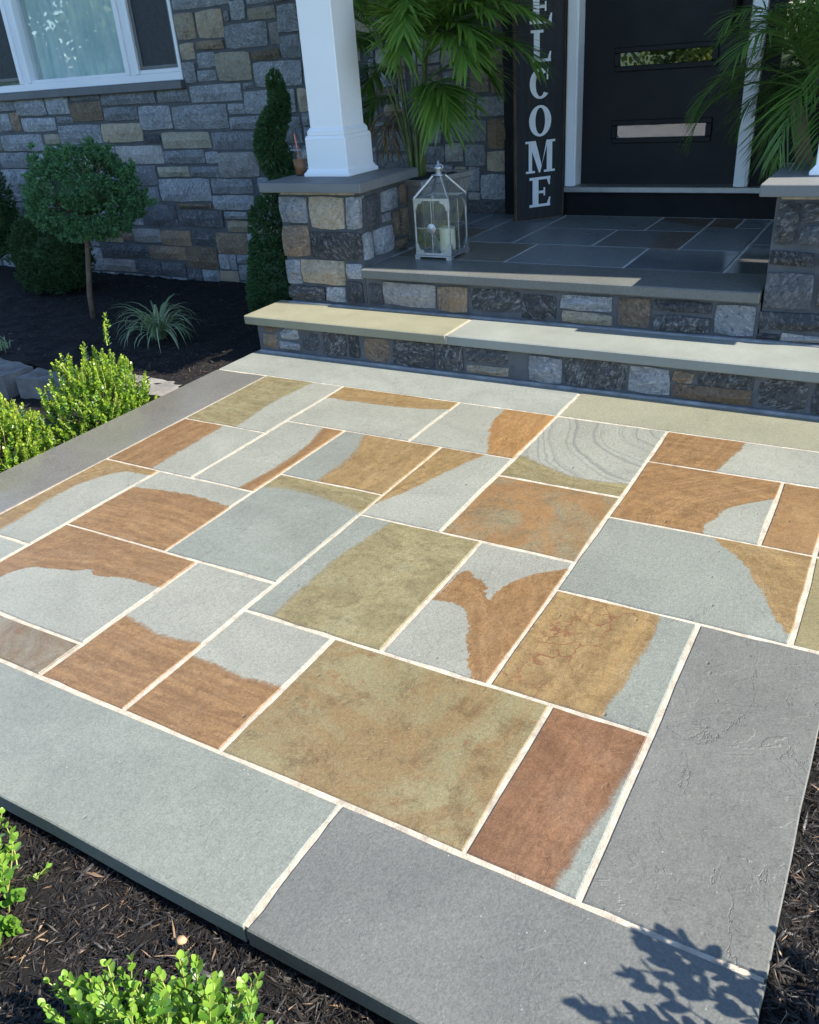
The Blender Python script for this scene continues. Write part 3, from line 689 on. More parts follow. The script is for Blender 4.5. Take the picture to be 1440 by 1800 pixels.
# ================================================================== HOUSE
house = thing('stone_house', (0, 0, 0), 'house front of mixed grey and tan ashlar stone with black door', 'house')
WX0, WX1 = -8.6, -2.42
wall = MB()
wx0, wx1, wz0, wz1 = -7.9, -5.10, 1.36, 2.62       # window opening
wall.box(WX0-2, wx0, YW, YW+.25, -.45, 3.0); wall.box(wx0, wx1, YW+.0005, YW+.25, -.45, wz0); wall.box(wx0, wx1, YW+.0005, YW+.25, wz1, 3.0); wall.box(wx1, WX1, YW, YW+.2495, -.45, 3.0)
wallo = wall.build('wall', M['mortar_dark'], house)
wallr = MB().box(-.35, 3.5, YW, YW+.25, -.2, 3.0).build('wall', M['mortar_dark'], house)
T = trace([(890, -40, 1215, 45, 'gray'), (1215, -5, 1300, 108, 'gray'), (1300, -40, 1398, 25, 'gray'), (1398, -40, 1560, 12, 'gray'),
 (905, 62, 1035, 218, 'tan'), (1035, 45, 1182, 208, 'tan'), (1182, 48, 1215, 115, 'gray'), (1185, 115, 1420, 258, 'gray'), (1305, 30, 1458, 108, 'yellow'), (1460, 15, 1578, 177, 'gray'), (1420, 110, 1472, 238, 'light'),
 (930, 222, 1032, 318, 'tan'), (1035, 210, 1187, 264, 'brown'), (945, 325, 1042, 442, 'gray'), (1040, 268, 1142, 362, 'gray'), (1045, 365, 1150, 434, 'gray'), (1140, 268, 1332, 432, 'yellow'), (1330, 258, 1482, 318, 'brown'), (1480, 180, 1592, 312, 'gray'),
 (1340, 318, 1598, 462, 'gray'), (1003, 438, 1282, 542, 'gray'), (1282, 430, 1340, 470, 'gray'), (1290, 470, 1565, 604, 'gray'), (1570, 460, 1625, 594, 'tan'),
 (828, 468, 1002, 542, 'gray'), (533, 483, 826, 554, 'gray'), (370, 497, 528, 532, 'gray'), (245, 503, 372, 608, 'gray'), (80, 510, 245, 612, 'gray'), (-60, 515, 80, 588, 'gray'),
 (375, 535, 547, 647, 'brown'), (549, 558, 738, 640, 'gray'), (740, 552, 912, 690, 'gray'), (908, 547, 1207, 684, 'gray'), (1207, 540, 1299, 606, 'gray'), (1210, 608, 1424, 684, 'gray'), (1460, 610, 1600, 760, 'gray'),
 (0, 592, 60, 695, 'gray'), (60, 590, 113, 695, 'brown'), (116, 618, 298, 694, 'gray'), (298, 610, 388, 650, 'gray'), (310, 653, 541, 763, 'gray'), (541, 645, 758, 756, 'tan'), (760, 703, 854, 758, 'dark'), (856, 690, 1115, 785, 'yellow'), (1115, 688, 1352, 791, 'gray'), (1352, 688, 1470, 828, 'light'),
 (12, 705, 233, 798, 'gray'), (233, 703, 320, 765, 'yellow'), (-40, 700, 12, 798, 'yellow'), (242, 768, 440, 850, 'gray'), (443, 766, 618, 852, 'gray'), (614, 763, 864, 868, 'light'), (866, 788, 1087, 866, 'gray'), (1087, 792, 1155, 866, 'gray'), (1155, 794, 1368, 938, 'light'),
 (5, 802, 158, 887, 'gray'), (18, 888, 172, 1010, 'gray'), (158, 806, 240, 852, 'gray'), (713, 870, 835, 980, 'gray'), (835, 873, 1002, 934, 'yellow'), (1002, 872, 1167, 936, 'gray'),
 (845, 938, 1114, 1066, 'gray'), (1114, 938, 1338, 1026, 'gray'), (758, 983, 848, 1066, 'gray'), (1125, 1026, 1352, 1108, 'gray'), (938, 1068, 1125, 1103, 'brown'), (763, 1072, 938, 1195, 'dark'), (948, 1104, 1183, 1195, 'dark'), (1185, 1110, 1312, 1155, 'gray'), (1198, 1157, 1345, 1225, 'tan'),
 (705, 1205, 852, 1278, 'light'), (852, 1212, 1015, 1298, 'brown'), (1015, 1218, 1143, 1298, 'dark'), (1143, 1228, 1312, 1342, 'brown'), (545, 1283, 790, 1358, 'dark'), (790, 1294, 985, 1372, 'brown'), (985, 1300, 1158, 1418, 'brown'),
 (550, 1362, 722, 1430, 'light'), (722, 1374, 856, 1447, 'dark'), (856, 1378, 985, 1456, 'dark'), (450, 1300, 547, 1425, 'gray')], (0, 0), 3, 1, YW)
T += trace([(1315, 622, 1418, 785, 'brown'), (1192, 755, 1310, 885, 'gray'), (1310, 790, 1416, 908, 'tan'), (1118, 628, 1310, 748, 'gray'), (1275, 912, 1416, 1058, 'gray'), (1205, 1060, 1416, 1140, 'dark'), (1085, 748, 1188, 860, 'light'), (1325, 350, 1418, 495, 'brown'), (1250, 500, 1416, 616, 'gray'), (1215, 350, 1325, 495, 'tan'), (735, 805, 915, 885, 'gray'), (730, 690, 915, 800, 'gray')], (420, 0), 3, 1, YW)
T = [(max(a, wx1+.006) if (a < wx1+.006 < b and d > wz0+.02) else a, b, c, d, e) for a, b, c, d, e in T]
far = [MB()]; far2 = [MB()]
fill(wallo, 'y', YW, WX0, WX1, -.36, 2.8, T, holes=[(wx0-.02, wx1+.005, wz0-.065, wz1+.02)], lim=(-7.55, -2.4, -.2, 2.0), joined=far)
fill(wallr, 'y', YW, -.32, 2.6, .42, 2.8, [], lim=(5, 6, 5, 6), joined=far2)
tag(far2[0].build('stone', M['gray'], wallr), kind='stuff')
fo = far[0].build('stone', M['gray'], wallo); tag(fo, kind='stuff')
# roof (above the frame; it shades the porch and the upper bed)
rf = MB()
EZ = 2.75
SL0, SL1, SY0, SY1 = 1.96, 2.30, 4.385, 4.50      # made-up roof opening, added to let a sun patch reach the porch floor
def poly_slab(mb, pts, z0, z1):
    n = len(pts); v = [(x, y, z0) for x, y in pts]+[(x, y, z1) for x, y in pts]
    mb.add(v, [tuple(range(n))[::-1], tuple(range(n, 2*n))]+[(i, (i+1) % n, n+(i+1) % n, n+i) for i in range(n)])
ey = lambda x: 4.01+.075*(x-1.61)  # front edge skewed to set where its shadow line falls
poly_slab(rf, [(-3.35, 2.90), (-.6, 2.90), (-.6, 3.30), (-.22, 3.30), (-.22, ey(-.22)), (SL0, ey(SL0)), (SL0, 5.6), (-3.35, 5.6)], EZ, EZ+.10)  # stepped left front is invented, so its shadow covers the bed and blocks
poly_slab(rf, [(SL0+.0005, ey(SL0)), (SL1, ey(SL1)), (SL1, SY0), (SL0+.0005, SY0+.01)], EZ, EZ+.10)
poly_slab(rf, [(SL0+.0005, SY1), (SL1, SY1), (SL1, 5.6), (SL0+.0005, 5.6)], EZ, EZ+.10)
poly_slab(rf, [(SL1+.0005, ey(SL1)), (4.2, ey(4.2)), (4.2, 5.6), (SL1+.0005, 5.6)], EZ, EZ+.10)
poly_slab(rf, [(-11, 5.05), (-4.9, 5.05), (-4.9, 4.1), (-3.351, 4.1), (-3.351, 5.6), (-11, 5.6)], EZ, EZ+.2)  # deeper eave piece beside the porch, added to shade the far left bed
roof = rf.build('roof', M['roof'], house)
# window
win = thing('window', (0, 0, 0), parent=house)
fr = MB(); yf = YW-.012
def vert(px, mat, w, z0=wz0+.0, z1=wz1, y0=yf, name='frame'): pass
mA, mB = -6.93, -5.625                                   # mullion centres
fr.box(wx0, wx1, yf, YW+.09, wz0, wz0+.055, .004); fr.box(wx0, wx1, yf, YW+.09, wz1-.06, wz1, .004)
fr.box(wx1-.03, wx1-.001, yf+.002, YW+.09, wz0+.055, wz1-.06, .003); fr.box(wx0+.001, wx0+.03, yf+.002, YW+.09, wz0+.055, wz1-.06, .003)
fro = fr.build('frame', M['vinyl'], win)
for c in (mA, mB):
    b = MB(); b.box(c-.075, c-.028, yf-.004, YW+.085, wz0+.0551, wz1-.0601, .004); b.box(c-.028, c+.028, yf+.012, YW+.085, wz0+.0551, wz1-.0601); b.box(c+.028, c+.075, yf-.004, YW+.085, wz0+.0551, wz1-.0601, .004); b.build('mullion', M['vinyl'], win)
b = MB(); b.box(mA+.076, mB-.076, yf+.006, YW+.07, wz0+.0552, wz0+.08, .003); b.build('frame', M['vinyl'], win)
b = MB(); b.box(mB+.076, wx1-.031, yf+.004, YW+.07, wz0+.0552, wz0+.085, .004); b.build('frame', M['vinyl'], win)
MB().box(mA+.075, mB-.075, YW+.045, YW+.05, wz0+.08, wz1-.06).build('pane', M['glass'], win)
MB().box(mB+.075, wx1-.03, YW+.05, YW+.055, wz0+.085, wz1-.06).build('pane', M['glass'], win)
MB().box(wx0+.03, mA-.075, YW+.05, YW+.055, wz0+.06, wz1-.06).build('pane', M['glass'], win)
for a0, a1 in ((mB+.078, wx1-.033), (wx0+.033, mA-.078)):
    b = MB(); z0 = wz0+.087
    b.box(a0, a0+.03, YW+.008, YW+.03, z0, wz1-.07); b.box(a1-.022, a1, YW+.008, YW+.03, z0, wz1-.07); b.box(a0+.03, a1-.022, YW+.0085, YW+.03, z0, z0+.024); b.build('screen_frame', M['screen_frame'], win)
    MB().box(a0+.03, a1-.022, YW+.018, YW+.0195, z0+.024, wz1-.07).build('screen', M['screen'], win)
cv = MB(); n = 150; v = []; f = []
for i in range(n+1):
    x = wx0+(wx1-wx0)*i/n; y = YW+.115+.022*math.sin(i*.9+2*math.sin(i*.13))+.012*math.sin(i*.31)
    v += [(x, y, wz0+.02), (x, y, wz1)]
for i in range(n): f.append((2*i, 2*i+2, 2*i+3, 2*i+1))
cv.add(v, f); cv.build('curtain', M['curtain'], win, True)
MB().box(wx0-.1, wx1+.1, YW+.26, YW+1.0, wz0-.1, wz1+.1).build('room', M['room'], win)
MB().box(wx0-.03, wx1+.008, YW-.055, YW+.08, wz0-.062, wz0-.002, .006).build('sill', M['sill'], win)

# door and entry surround
door = thing('door', (0, 0, 0), parent=house)
DX0, DX1, DZ = -1.93, -.975, .60
sb = MB(); sb.box(WX1+.001, -2.003, YW-.015, YW+.2, ZP, 2.8); sb.box(-2.003, -.40, YW+.015, YW+.2, .2, DZ-.035); sb.box(-2.003, -.40, YW+.0, YW+.2, 2.7, 2.9); sb.box(-.893, -.82, YW+.005, YW+.2, DZ, 2.7); sb.box(-.45, -.36, YW-.01, YW+.2, DZ-.035, 2.7)
sb.build('surround', M['black_trim'], house)
MB().box(DX0, DX1, YW+.075, YW+.12, DZ, 2.64).build('slab', M['black'], door)
MB().box(-2.0, -.40, YW-.045, YW+.14, DZ-.035, DZ-.001, .004).build('threshold', M['alu'], door)
for a, b_ in ((-2.0, -1.93), (-.975, -.90)):
    cs = MB(); cs.box(a, b_, YW-.03, YW+.11, DZ, 2.7, .004); cs.box(a+.012, b_-.012, YW-.038, YW-.03, DZ+.001, 2.69); cs.build('casing', M['vinyl'], door)
for z0, z1 in ((1.255, 1.322), (.865, .935), (1.645, 1.712), (2.03, 2.1)):
    x0, x1 = -1.705, -1.18; fm = MB(); y = YW+.062
    for q in ((x0-.035, x1+.035, z1, z1+.03), (x0-.035, x1+.035, z0-.03, z0), (x0-.035, x0, z0, z1), (x1, x1+.035, z0, z1)): fm.box(q[0], q[1], y, YW+.076, q[2], q[3], .004)
    fm.build('lite_frame', M['black'], door)
    MB().box(x0, x1, YW+.0715, YW+.0735, z0, z1).build('pane', M['glass_door'], door)
    MB().box(x0, x1, YW+.0742, YW+.0748, z0, z1).build('lite_backing', plain('dim_hall', (.16, .10, .07), .8, .5, 9), door)
hd = MB(); hd.tube([(-1.07, YW+.075, 1.40), (-1.07, YW+.02, 1.40), (-1.07, YW+.02, 1.78), (-1.07, YW+.075, 1.78)], .011, 8); hd.box(-1.095, -1.045, YW+.066, YW+.075, 1.48, 1.74, .003)
hd.build('handle', M['handle'], door, True)
side = thing('sidelight', (0, 0, 0), parent=house)
MB().box(-.82, -.45, YW+.06, YW+.066, 1.2, 2.68).build('pane', M['glass_door'], side)
MB().box(-.82, -.45, YW+.07, YW+.1, DZ, 2.7).build('panel', M['black'], side)
# conduit on the wall
cp = MB(); p0 = ray(22, 362, 1, YW-.04); p1 = ray(40, 408, 1, YW-.04)
cp.tube([(p0.x, YW+.02, p0.z+.03), (p0.x, YW-.035, p0.z+.03), (p0.x, YW-.04, p0.z), (p1.x, YW-.04, p1.z), (p1.x+.05, YW-.05, p1.z-.03), (p1.x+.06, YW-.05, -.2)], .014, 10)
cp.tube([(p1.x, YW-.04, p1.z+.01), (p1.x+.03, YW-.045, p1.z-.02)], .022, 10)
tag(cp.build('conduit', M['pipe'], None, True), 'thin grey drain pipe on the stone wall behind the globe-topped spruce', 'pipe')

# ================================================================== PILLARS
def pillar(x0, x1, front, right, label, cx0, cx1):
    y0, y1 = 3.775, 4.27
    t = thing('porch_pillar', ((x0+x1)/2, (y0+y1)/2, 0), label, 'pillar', 'porch pillars')
    under(MB().box(x0+.012, x1-.012, y0+.012, y1-.012, -.2, .80).build('core', M['mortar_dark']), t)
    stones_under(t, 'y', y0+.008, front, proud=.012)
    stones_under(t, 'x', x1-.008, right, proud=.012)
    under(MB().box(x0+.03, x1-.03, y0+.004, y1-.005, .785, .802).build('mortar_bed', M['mortar_light']), t)
    cap = MB().box(cx0, cx1, 3.718, 4.318, .802, .85, .004).build('cap', M['cap']); under(cap, t)
    c = ((x0+x1)/2-.04, 4.095)
    col = MB(); col.box(c[0]-.105, c[0]+.105, c[1]-.105, c[1]+.105, 1.06, EZ, .004)
    co = under(col.build('column', M['white']), t)
    pl = MB(); pl.box(c[0]-.130, c[0]+.130, c[1]-.130, c[1]+.130, .885, 1.035, .003)
    pl.frustum(c[0]-.130, c[0]+.130, c[1]-.130, c[1]+.130, 1.0351, c[0]-.124, c[0]+.124, c[1]-.124, c[1]+.124, 1.052)
    pl.box(c[0]-.119, c[0]+.119, c[1]-.119, c[1]+.119, 1.0521, 1.075, .003)
    pl.frustum(c[0]-.117, c[0]+.117, c[1]-.117, c[1]+.117, 1.0751, c[0]-.106, c[0]+.106, c[1]-.106, c[1]+.106, 1.09)
    o = pl.build('plinth', M['white'], co)
    bs = MB(); bs.box(c[0]-.149, c[0]+.149, c[1]-.149, c[1]+.149, .8505, .868, .003)
    bs.frustum(c[0]-.147, c[0]+.147, c[1]-.147, c[1]+.147, .8681, c[0]-.138, c[0]+.138, c[1]-.138, c[1]+.138, .876)
    bs.frustum(c[0]-.138, c[0]+.138, c[1]-.138, c[1]+.138, .8761, c[0]-.131, c[0]+.131, c[1]-.131, c[1]+.131, .888)
    bs.build('base_moulding', M['white'], co)
    return t
def clampz(L, lo, hi): return [(a, b, max(lo, c), min(hi, d), e) for a, b, c, d, e in L if min(hi, d)-max(lo, c) > .02]
fl = trace([(190, 228, 372, 405, 'gray'), (372, 228, 604, 448, 'tan'), (604, 232, 700, 455, 'gray'), (208, 408, 384, 620, 'brown'), (386, 455, 712, 640, 'speck'), (228, 625, 328, 788, 'gray'), (328, 632, 608, 795, 'tan'), (608, 650, 722, 760, 'gray'), (250, 795, 480, 893, 'speck'), (482, 800, 615, 905, 'gray'), (615, 765, 725, 915, 'dark')], (440, 280), 3.6, 1, 3.783)
fl = clampz(fl, .20, .785)+[(-3.045, -2.78, .02, .195, 'gray'), (-2.78, -2.52, .02, .195, 'brown'), (-3.045, -2.52, -.2, .015, 'gray')]
rl = trace([(702, 215, 818, 445, 'dark'), (822, 178, 935, 328, 'gray'), (937, 150, 998, 288, 'brown'), (824, 332, 890, 405, 'gray'), (893, 320, 942, 492, 'brown'), (945, 292, 1003, 482, 'brown'), (782, 410, 905, 605, 'gray'), (712, 450, 780, 645, 'gray'), (908, 490, 1006, 572, 'brown')], (440, 280), 3.6, 0, -2.523)
rl = [(max(a, 3.78), min(b, 4.265), c, d, e) for a, b, c, d, e in clampz(rl, .42, .785)]
pillar(-3.05, -2.515, fl, rl, 'stone pillar left of the steps, white square column on its slab cap', -3.112, -2.463)
fr_ = trace([(1000, 958, 1252, 1398, 'speck'), (1262, 960, 1560, 1178, 'speck'), (1240, 1190, 1560, 1395, 'dark'), (955, 1445, 1420, 1612, 'speck'), (1425, 1445, 1600, 1612, 'dark')], (1180, 180), 5.54, 1, 3.783)
fr_ += trace([(965, 275, 1410, 605, 'dark'), (1415, 275, 1600, 605, 'speck'), (895, 612, 1560, 785, 'dark'), (890, 790, 1095, 880, 'speck'), (1100, 800, 1560, 900, 'light')], (1140, 420), 4.8, 1, 3.783)
fr_ = [(max(a, -.525), min(b, .05), c, d, e) for a, b, c, d, e in clampz(fr_, .208, .785)]
x = max(b for a, b, *_ in fr_); z = .21
while z < .76:
    h_ = rng.uniform(.1, .18); fr_.append((x if x < .0 else -.07, .05, z, min(z+h_, .785), rng.choice(['gray', 'speck', 'dark']))) if x < .02 else None; z += h_
rr = []; z = .21
while z < .74:
    h_ = rng.uniform(.1, .17); y_ = 3.78
    while y_ < 4.22: w_ = rng.uniform(.12, .26); rr.append((y_, min(y_+w_, 4.265), z, min(z+h_, .785), rng.choice(MIX))); y_ += w_
    z += h_
pillar(-.525, .05, fr_, rr, 'stone pillar at the right edge, sunlight across the front of its slab cap', -.572, .100)

# ================================================================== CONCRETE BLOCKS edging the upper bed
def block(x0, x1, y0, y1, zt, rot, label, hollow=True):
    w_, d_, h_ = x1-x0, y1-y0, .20; nx, ny = 9, 5; t = MB(); v = []; f = []
    def top(a, b):
        z = rng.uniform(-.006, .004)
        if hollow and b in (2, 3) and a in (2, 3, 6, 7): z -= .06
        return z
    for j in range(ny+1):
        for i in range(nx+1): v.append((-w_/2+w_*i/nx+rng.uniform(-.004, .004), -d_/2+d_*j/ny+rng.uniform(-.004, .004), top(i, j)))
    for j in range(ny):
        for i in range(nx): q = j*(nx+1)+i; f.append((q, q+1, q+nx+2, q+nx+1))
    W = nx+1; ring = list(range(nx+1))+[j*W+nx for j in range(1, ny+1)]+[ny*W+i for i in range(nx-1, -1, -1)]+[j*W for j in range(ny-1, 0, -1)]
    for lvl, (o_, z) in enumerate(((.004, -.09), (.0, -h_))):
        for r in ring:
            x, y, _ = v[r]; v.append((x*(1+o_)+rng.uniform(-.003, .003), y*(1+o_)+rng.uniform(-.003, .003), z))
    n0 = len(v)-2*len(ring); m = len(ring); prev = ring
    for lvl in range(2):
        cur = [n0+lvl*m+k for k in range(m)]
        for k in range(m): f.append((prev[(k+1) % m], prev[k], cur[k], cur[(k+1) % m]))
        prev = cur
    t.add(v, f); o = t.build('concrete_block', M['concrete']); o.location = ((x0+x1)/2, (y0+y1)/2, zt); o.rotation_euler = (0, 0, rot)
    return tag(o, label, 'block', 'concrete blocks edging the upper bed')
block(-3.50, -3.115, 2.83, 3.03, -.055, R(-3), 'concrete block touching the patio edge, half in sunlight', False)
block(-3.92, -3.53, 2.85, 3.05, -.06, R(1), 'concrete block hidden behind the taller sunlit boxwood')
block(-4.36, -3.96, 2.82, 3.02, -.075, R(5), 'shaded concrete block just left of the taller boxwood')
block(-4.80, -4.40, 2.78, 2.98, -.06, R(-6), 'shaded hollow concrete block at the left edge of the picture')

# ================================================================== SIGN
bl, br_ = Vector((-2.232, 5.131, ZP)), Vector((-2.012, 5.386, ZP)); sw = (br_-bl).length; sh = 2.0
sign = thing('welcome_sign', bl, 'tall black wooden board reading WELCOME in white letters, leaning by the door', 'sign')
sign.rotation_euler = (0, 0, math.atan2(br_.y-bl.y, br_.x-bl.x))
ex = (br_-bl).normalized(); LEAN = R(-1.4)
sr = Matrix.Rotation(0, 4, 'X')
bd = MB().box(.008, sw-.008, .0, .022, .004, sh-.004, .002).build('board', M['board'], sign)
eb = MB()
for q in ((0, .008, 0, sh), (sw-.008, sw, 0, sh)): eb.box(q[0], q[1], -.003, .024, q[2], q[3], .001)
for q in ((0, .004), (sh-.004, sh)): eb.box(.0081, sw-.0081, -.003, .024, q[0], q[1])
eb.build('edge_strip', M['board_edge'], sign)
def ringpoly(a0, a1, ow, oh, iw, ih, n=28):
    v = []; f = []
    for i in range(n+1):
        t = a0+(a1-a0)*i/n
        v += [(.5+ow*math.cos(t), .5+oh*math.sin(t)), (.5+iw*math.cos(t), .5+ih*math.sin(t))]
    return v, [(2*i, 2*i+1, 2*i+3, 2*i+2) for i in range(n)]
def glyph(ch):
    P = []
    B = lambda *r: P.append(([(r[0], r[2]), (r[1], r[2]), (r[1], r[3]), (r[0], r[3])], [(0, 1, 2, 3)]))
    Q = lambda *p: P.append((list(p), [tuple(range(len(p)))]))
    if ch == 'E':
        B(.18, .44, .09, .91); B(.04, .96, .91, 1); B(.04, .96, 0, .09); B(.441, .66, .45, .54); Q((.66, .36), (.73, .36), (.73, .64), (.66, .64))
        Q((.80, .929), (.94, .929), (.94, .72), (.89, .72)); Q((.94, .071), (.80, .071), (.91, .30), (.97, .30))
    elif ch == 'L':
        B(.20, .46, .09, .91); B(.06, .62, .91, 1); B(.06, .96, 0, .09); Q((.94, .071), (.80, .071), (.91, .32), (.97, .32))
    elif ch in 'OC':
        if ch == 'O': v, f = ringpoly(0, 2*math.pi, .48, .5, .21, .42)
        else: v, f = ringpoly(R(48), R(318), .48, .5, .21, .42)
        P.append((v, f))
        if ch == 'C': Q((.78, .62), (.85, .62), (.85, .97), (.80, .97), (.78, .85)); 
    elif ch == 'M':
        B(.10, .22, .07, .93); B(.74, .93, .07, .93); B(0, .32, 0, .07); B(.64, 1.03, 0, .07); B(-.02, .22, .93, 1); B(.74, 1.03, .93, 1)
        Q((.10, 1), (.34, 1), (.56, .22), (.46, .0)); Q((.56, .22), (.46, 0), (.50, 0), (.78, 1.0), (.72, 1.0))
    elif ch == 'W':
        B(-.05, .3, .93, 1); B(.72, 1.05, .93, 1); Q((.05, .93), (.25, .93), (.36, .25), (.30, 0)); Q((.30, 0), (.36, 0), (.56, .9), (.48, .9)); Q((.44, .9), (.6, .9), (.72, .25), (.68, 0)); Q((.68, 0), (.73, 0), (.95, .93), (.87, .93))
    return P
def zsign(py): 
    d = ray(950, py, 1, 5.27); return d.z-ZP
spans = [('E', 312, 361), ('M', 248, 301), ('O', 186, 238), ('C', 121, 172), ('L', 54, 107), ('E', -18, 40), ('W', -92, -34)]
for ch, yt, yb in spans:
    z0, z1 = zsign(yb), zsign(yt); hh = z1-z0; ww = hh*(1.12 if ch in 'MW' else .95); xc = sw*.50; z0 -= hh*.03; hh *= 1.06
    mb = MB(); 
    for li, (v, f) in enumerate(glyph(ch)):
        dz = .0016+.00025*li
        vv = [(xc+(x-.5)*ww, -dz, z0+z*hh) for x, z in v]; n = len(vv)
        mb.add(vv+[(a, .0005, c) for a, b, c in vv], f)
    mb.build('letter', M['letter'], sign)

# ================================================================== LANTERN
lan = thing('lantern', (-2.235, 4.135, ZP), 'galvanised metal lantern with a pillar candle on the porch edge', 'lantern')
W2, LH = .105, .30; post = .009
for sx in (-1, 1):
    for sy in (-1, 1): MB().box(sx*W2-post/2*(1+sx), sx*W2+post/2*(1-sx), sy*W2-post/2*(1+sy), sy*W2+post/2*(1-sy), .022, LH, .001).build('post', M['steel'], lan)
MB().box(-W2-.008, W2+.008, -W2-.008, W2+.008, .012, .022, .002).build('base', M['steel'], lan)
for sx in (-1, 1):
    for sy in (-1, 1): MB().box(sx*.095-.015, sx*.095+.015, sy*.095-.015, sy*.095+.015, 0, .012).build('foot', M['steel'], lan)
b = MB()
for z in (.0225, LH):
    for sx in (-1, 1): b.box(sx*(W2-.005)-.0055, sx*(W2-.005)+.0055, -W2-.003, W2+.003, z, z+.012)
    for sy in (-1, 1): b.box(-W2-.003, W2+.003, sy*(W2-.005)-.0055, sy*(W2-.005)+.0055, z+.0003, z+.0117)
b.build('rail', M['steel'], lan)
for (sx, sy) in ((0, -1), (1, 0), (0, 1), (-1, 0)):
    g = MB(); e = W2-.004
    if sy: g.box(-e+.01, e-.01, sy*e-.001, sy*e+.001, .035, LH)
    else: g.box(sx*e-.001, sx*e+.001, -e+.01, e-.01, .035, LH)
    g.build('pane', M['lantern_glass'], lan)
    mu = MB()
    if sy: mu.box(-.0022, .0022, sy*(W2)-.0015, sy*(W2)+.0015, .035, LH); mu.box(-e, e, sy*W2-.001, sy*W2+.001, .160, .163)
    else: mu.box(sx*W2-.0015, sx*W2+.0015, -.0022, .0022, .035, LH); mu.box(sx*W2-.001, sx*W2+.001, -e, e, .160, .163)
    mu.build('muntin', M['steel'], lan)
    for cx_ in (-1, 1):
        for cz in (0, 1):
            fl_ = MB(); q = []; zc = .035 if cz == 0 else LH; sgn = 1 if cz == 0 else -1
            pts = [(0, 0), (.05, 0), (.042, .012), (.026, .016), (.017, .028), (.012, .045), (0, .052)]
            vv = []
            for d_ in (-.0022, .0022):
                for a, z in pts:
                    u = cx_*(e-a); k = (W2+.001)+d_
                    vv.append((u, sy*k, zc+sgn*z) if sy else (sx*k, u, zc+sgn*z))
            n = len(pts); fl_.add(vv, [tuple(range(n)), tuple(range(n, 2*n))[::-1]]+[(i, (i+1) % n, n+(i+1) % n, n+i) for i in range(n)])
            fl_.build('corner_bracket', M['steel'], lan)
md = MB(); md.lathe([(0, 0), (.024, 0), (.026, .003), (.012, .006), (0, .009)], (0, 0, 0), 12)
md.v = [(x, -z, y) for x, y, z in md.v]; o = md.build('latch', M['steel'], lan); o.location = (0, -W2-.003, .161)
rp = MB(); tw = .022
for sx in (-1, 1):
    for sy in (-1, 1): rp.tube([(sx*(W2-.003), sy*(W2-.003), LH+.012), (sx*tw, sy*tw, .415)], .006, 6)
rp.build('roof_rib', M['steel'], lan)
rg = MB()
for k in range(4):
    cs = [(-1, -1), (1, -1), (1, 1), (-1, 1)]; a, b2 = cs[k], cs[(k+1) % 4]; e = W2-.008
    rg.add([(a[0]*e, a[1]*e, LH+.013), (b2[0]*e, b2[1]*e, LH+.013), (b2[0]*tw, b2[1]*tw, .413), (a[0]*tw, a[1]*tw, .413)], [(0, 1, 2, 3)])
rg.build('roof_pane', M['lantern_glass'], lan)
cpz = MB(); cpz.box(-.03, .03, -.03, .03, .412, .418); cpz.lathe([(.018, .418), (.018, .44), (.026, .446), (.02, .456), (.009, .466), (.006, .482), (0, .486)], (0, 0, 0), 12); cpz.build('cap', M['steel'], lan, True)
hr = MB(); hr.tube([(.012+.014*math.cos(t), 0, .452+.014*math.sin(t)) for t in np.linspace(-2.6, 2.6, 14)], .003, 6); hr.build('ring', M['steel'], lan, True)
cd = MB(); cd.lathe([(0, .0225), (.042, .0225), (.043, .03), (.043, .145), (.040, .15), (.03, .144), (0, .142)], (.03, .01, 0), 24); cd.build('candle', M['candle'], lan, True)

# ================================================================== ICED DRINK
cup = thing('iced_coffee_cup', (-3.045, 4.02, .851), 'clear plastic cup of iced coffee with an orange straw on the pillar cap', 'cup')
MB().lathe([(0, 0), (.029, 0), (.032, .01), (.041, .105), (.043, .125), (.046, .128), (.046, .134), (.043, .135)], n=24).build('cup', M['cup'], cup, True)
MB().lathe([(0, .003), (.027, .003), (.0375, .082), (0, .083)], n=24).build('coffee', M['coffee'], cup, True)
MB().lathe([(.0455, .1345), (.0455, .139), (.03, .142), (0, .142)], n=24).build('lid', M['cup'], cup, True)
MB().tube([(.008, 0, .01), (-.012, -.004, .212)], .0042, 8).build('straw', M['straw'], cup, True)

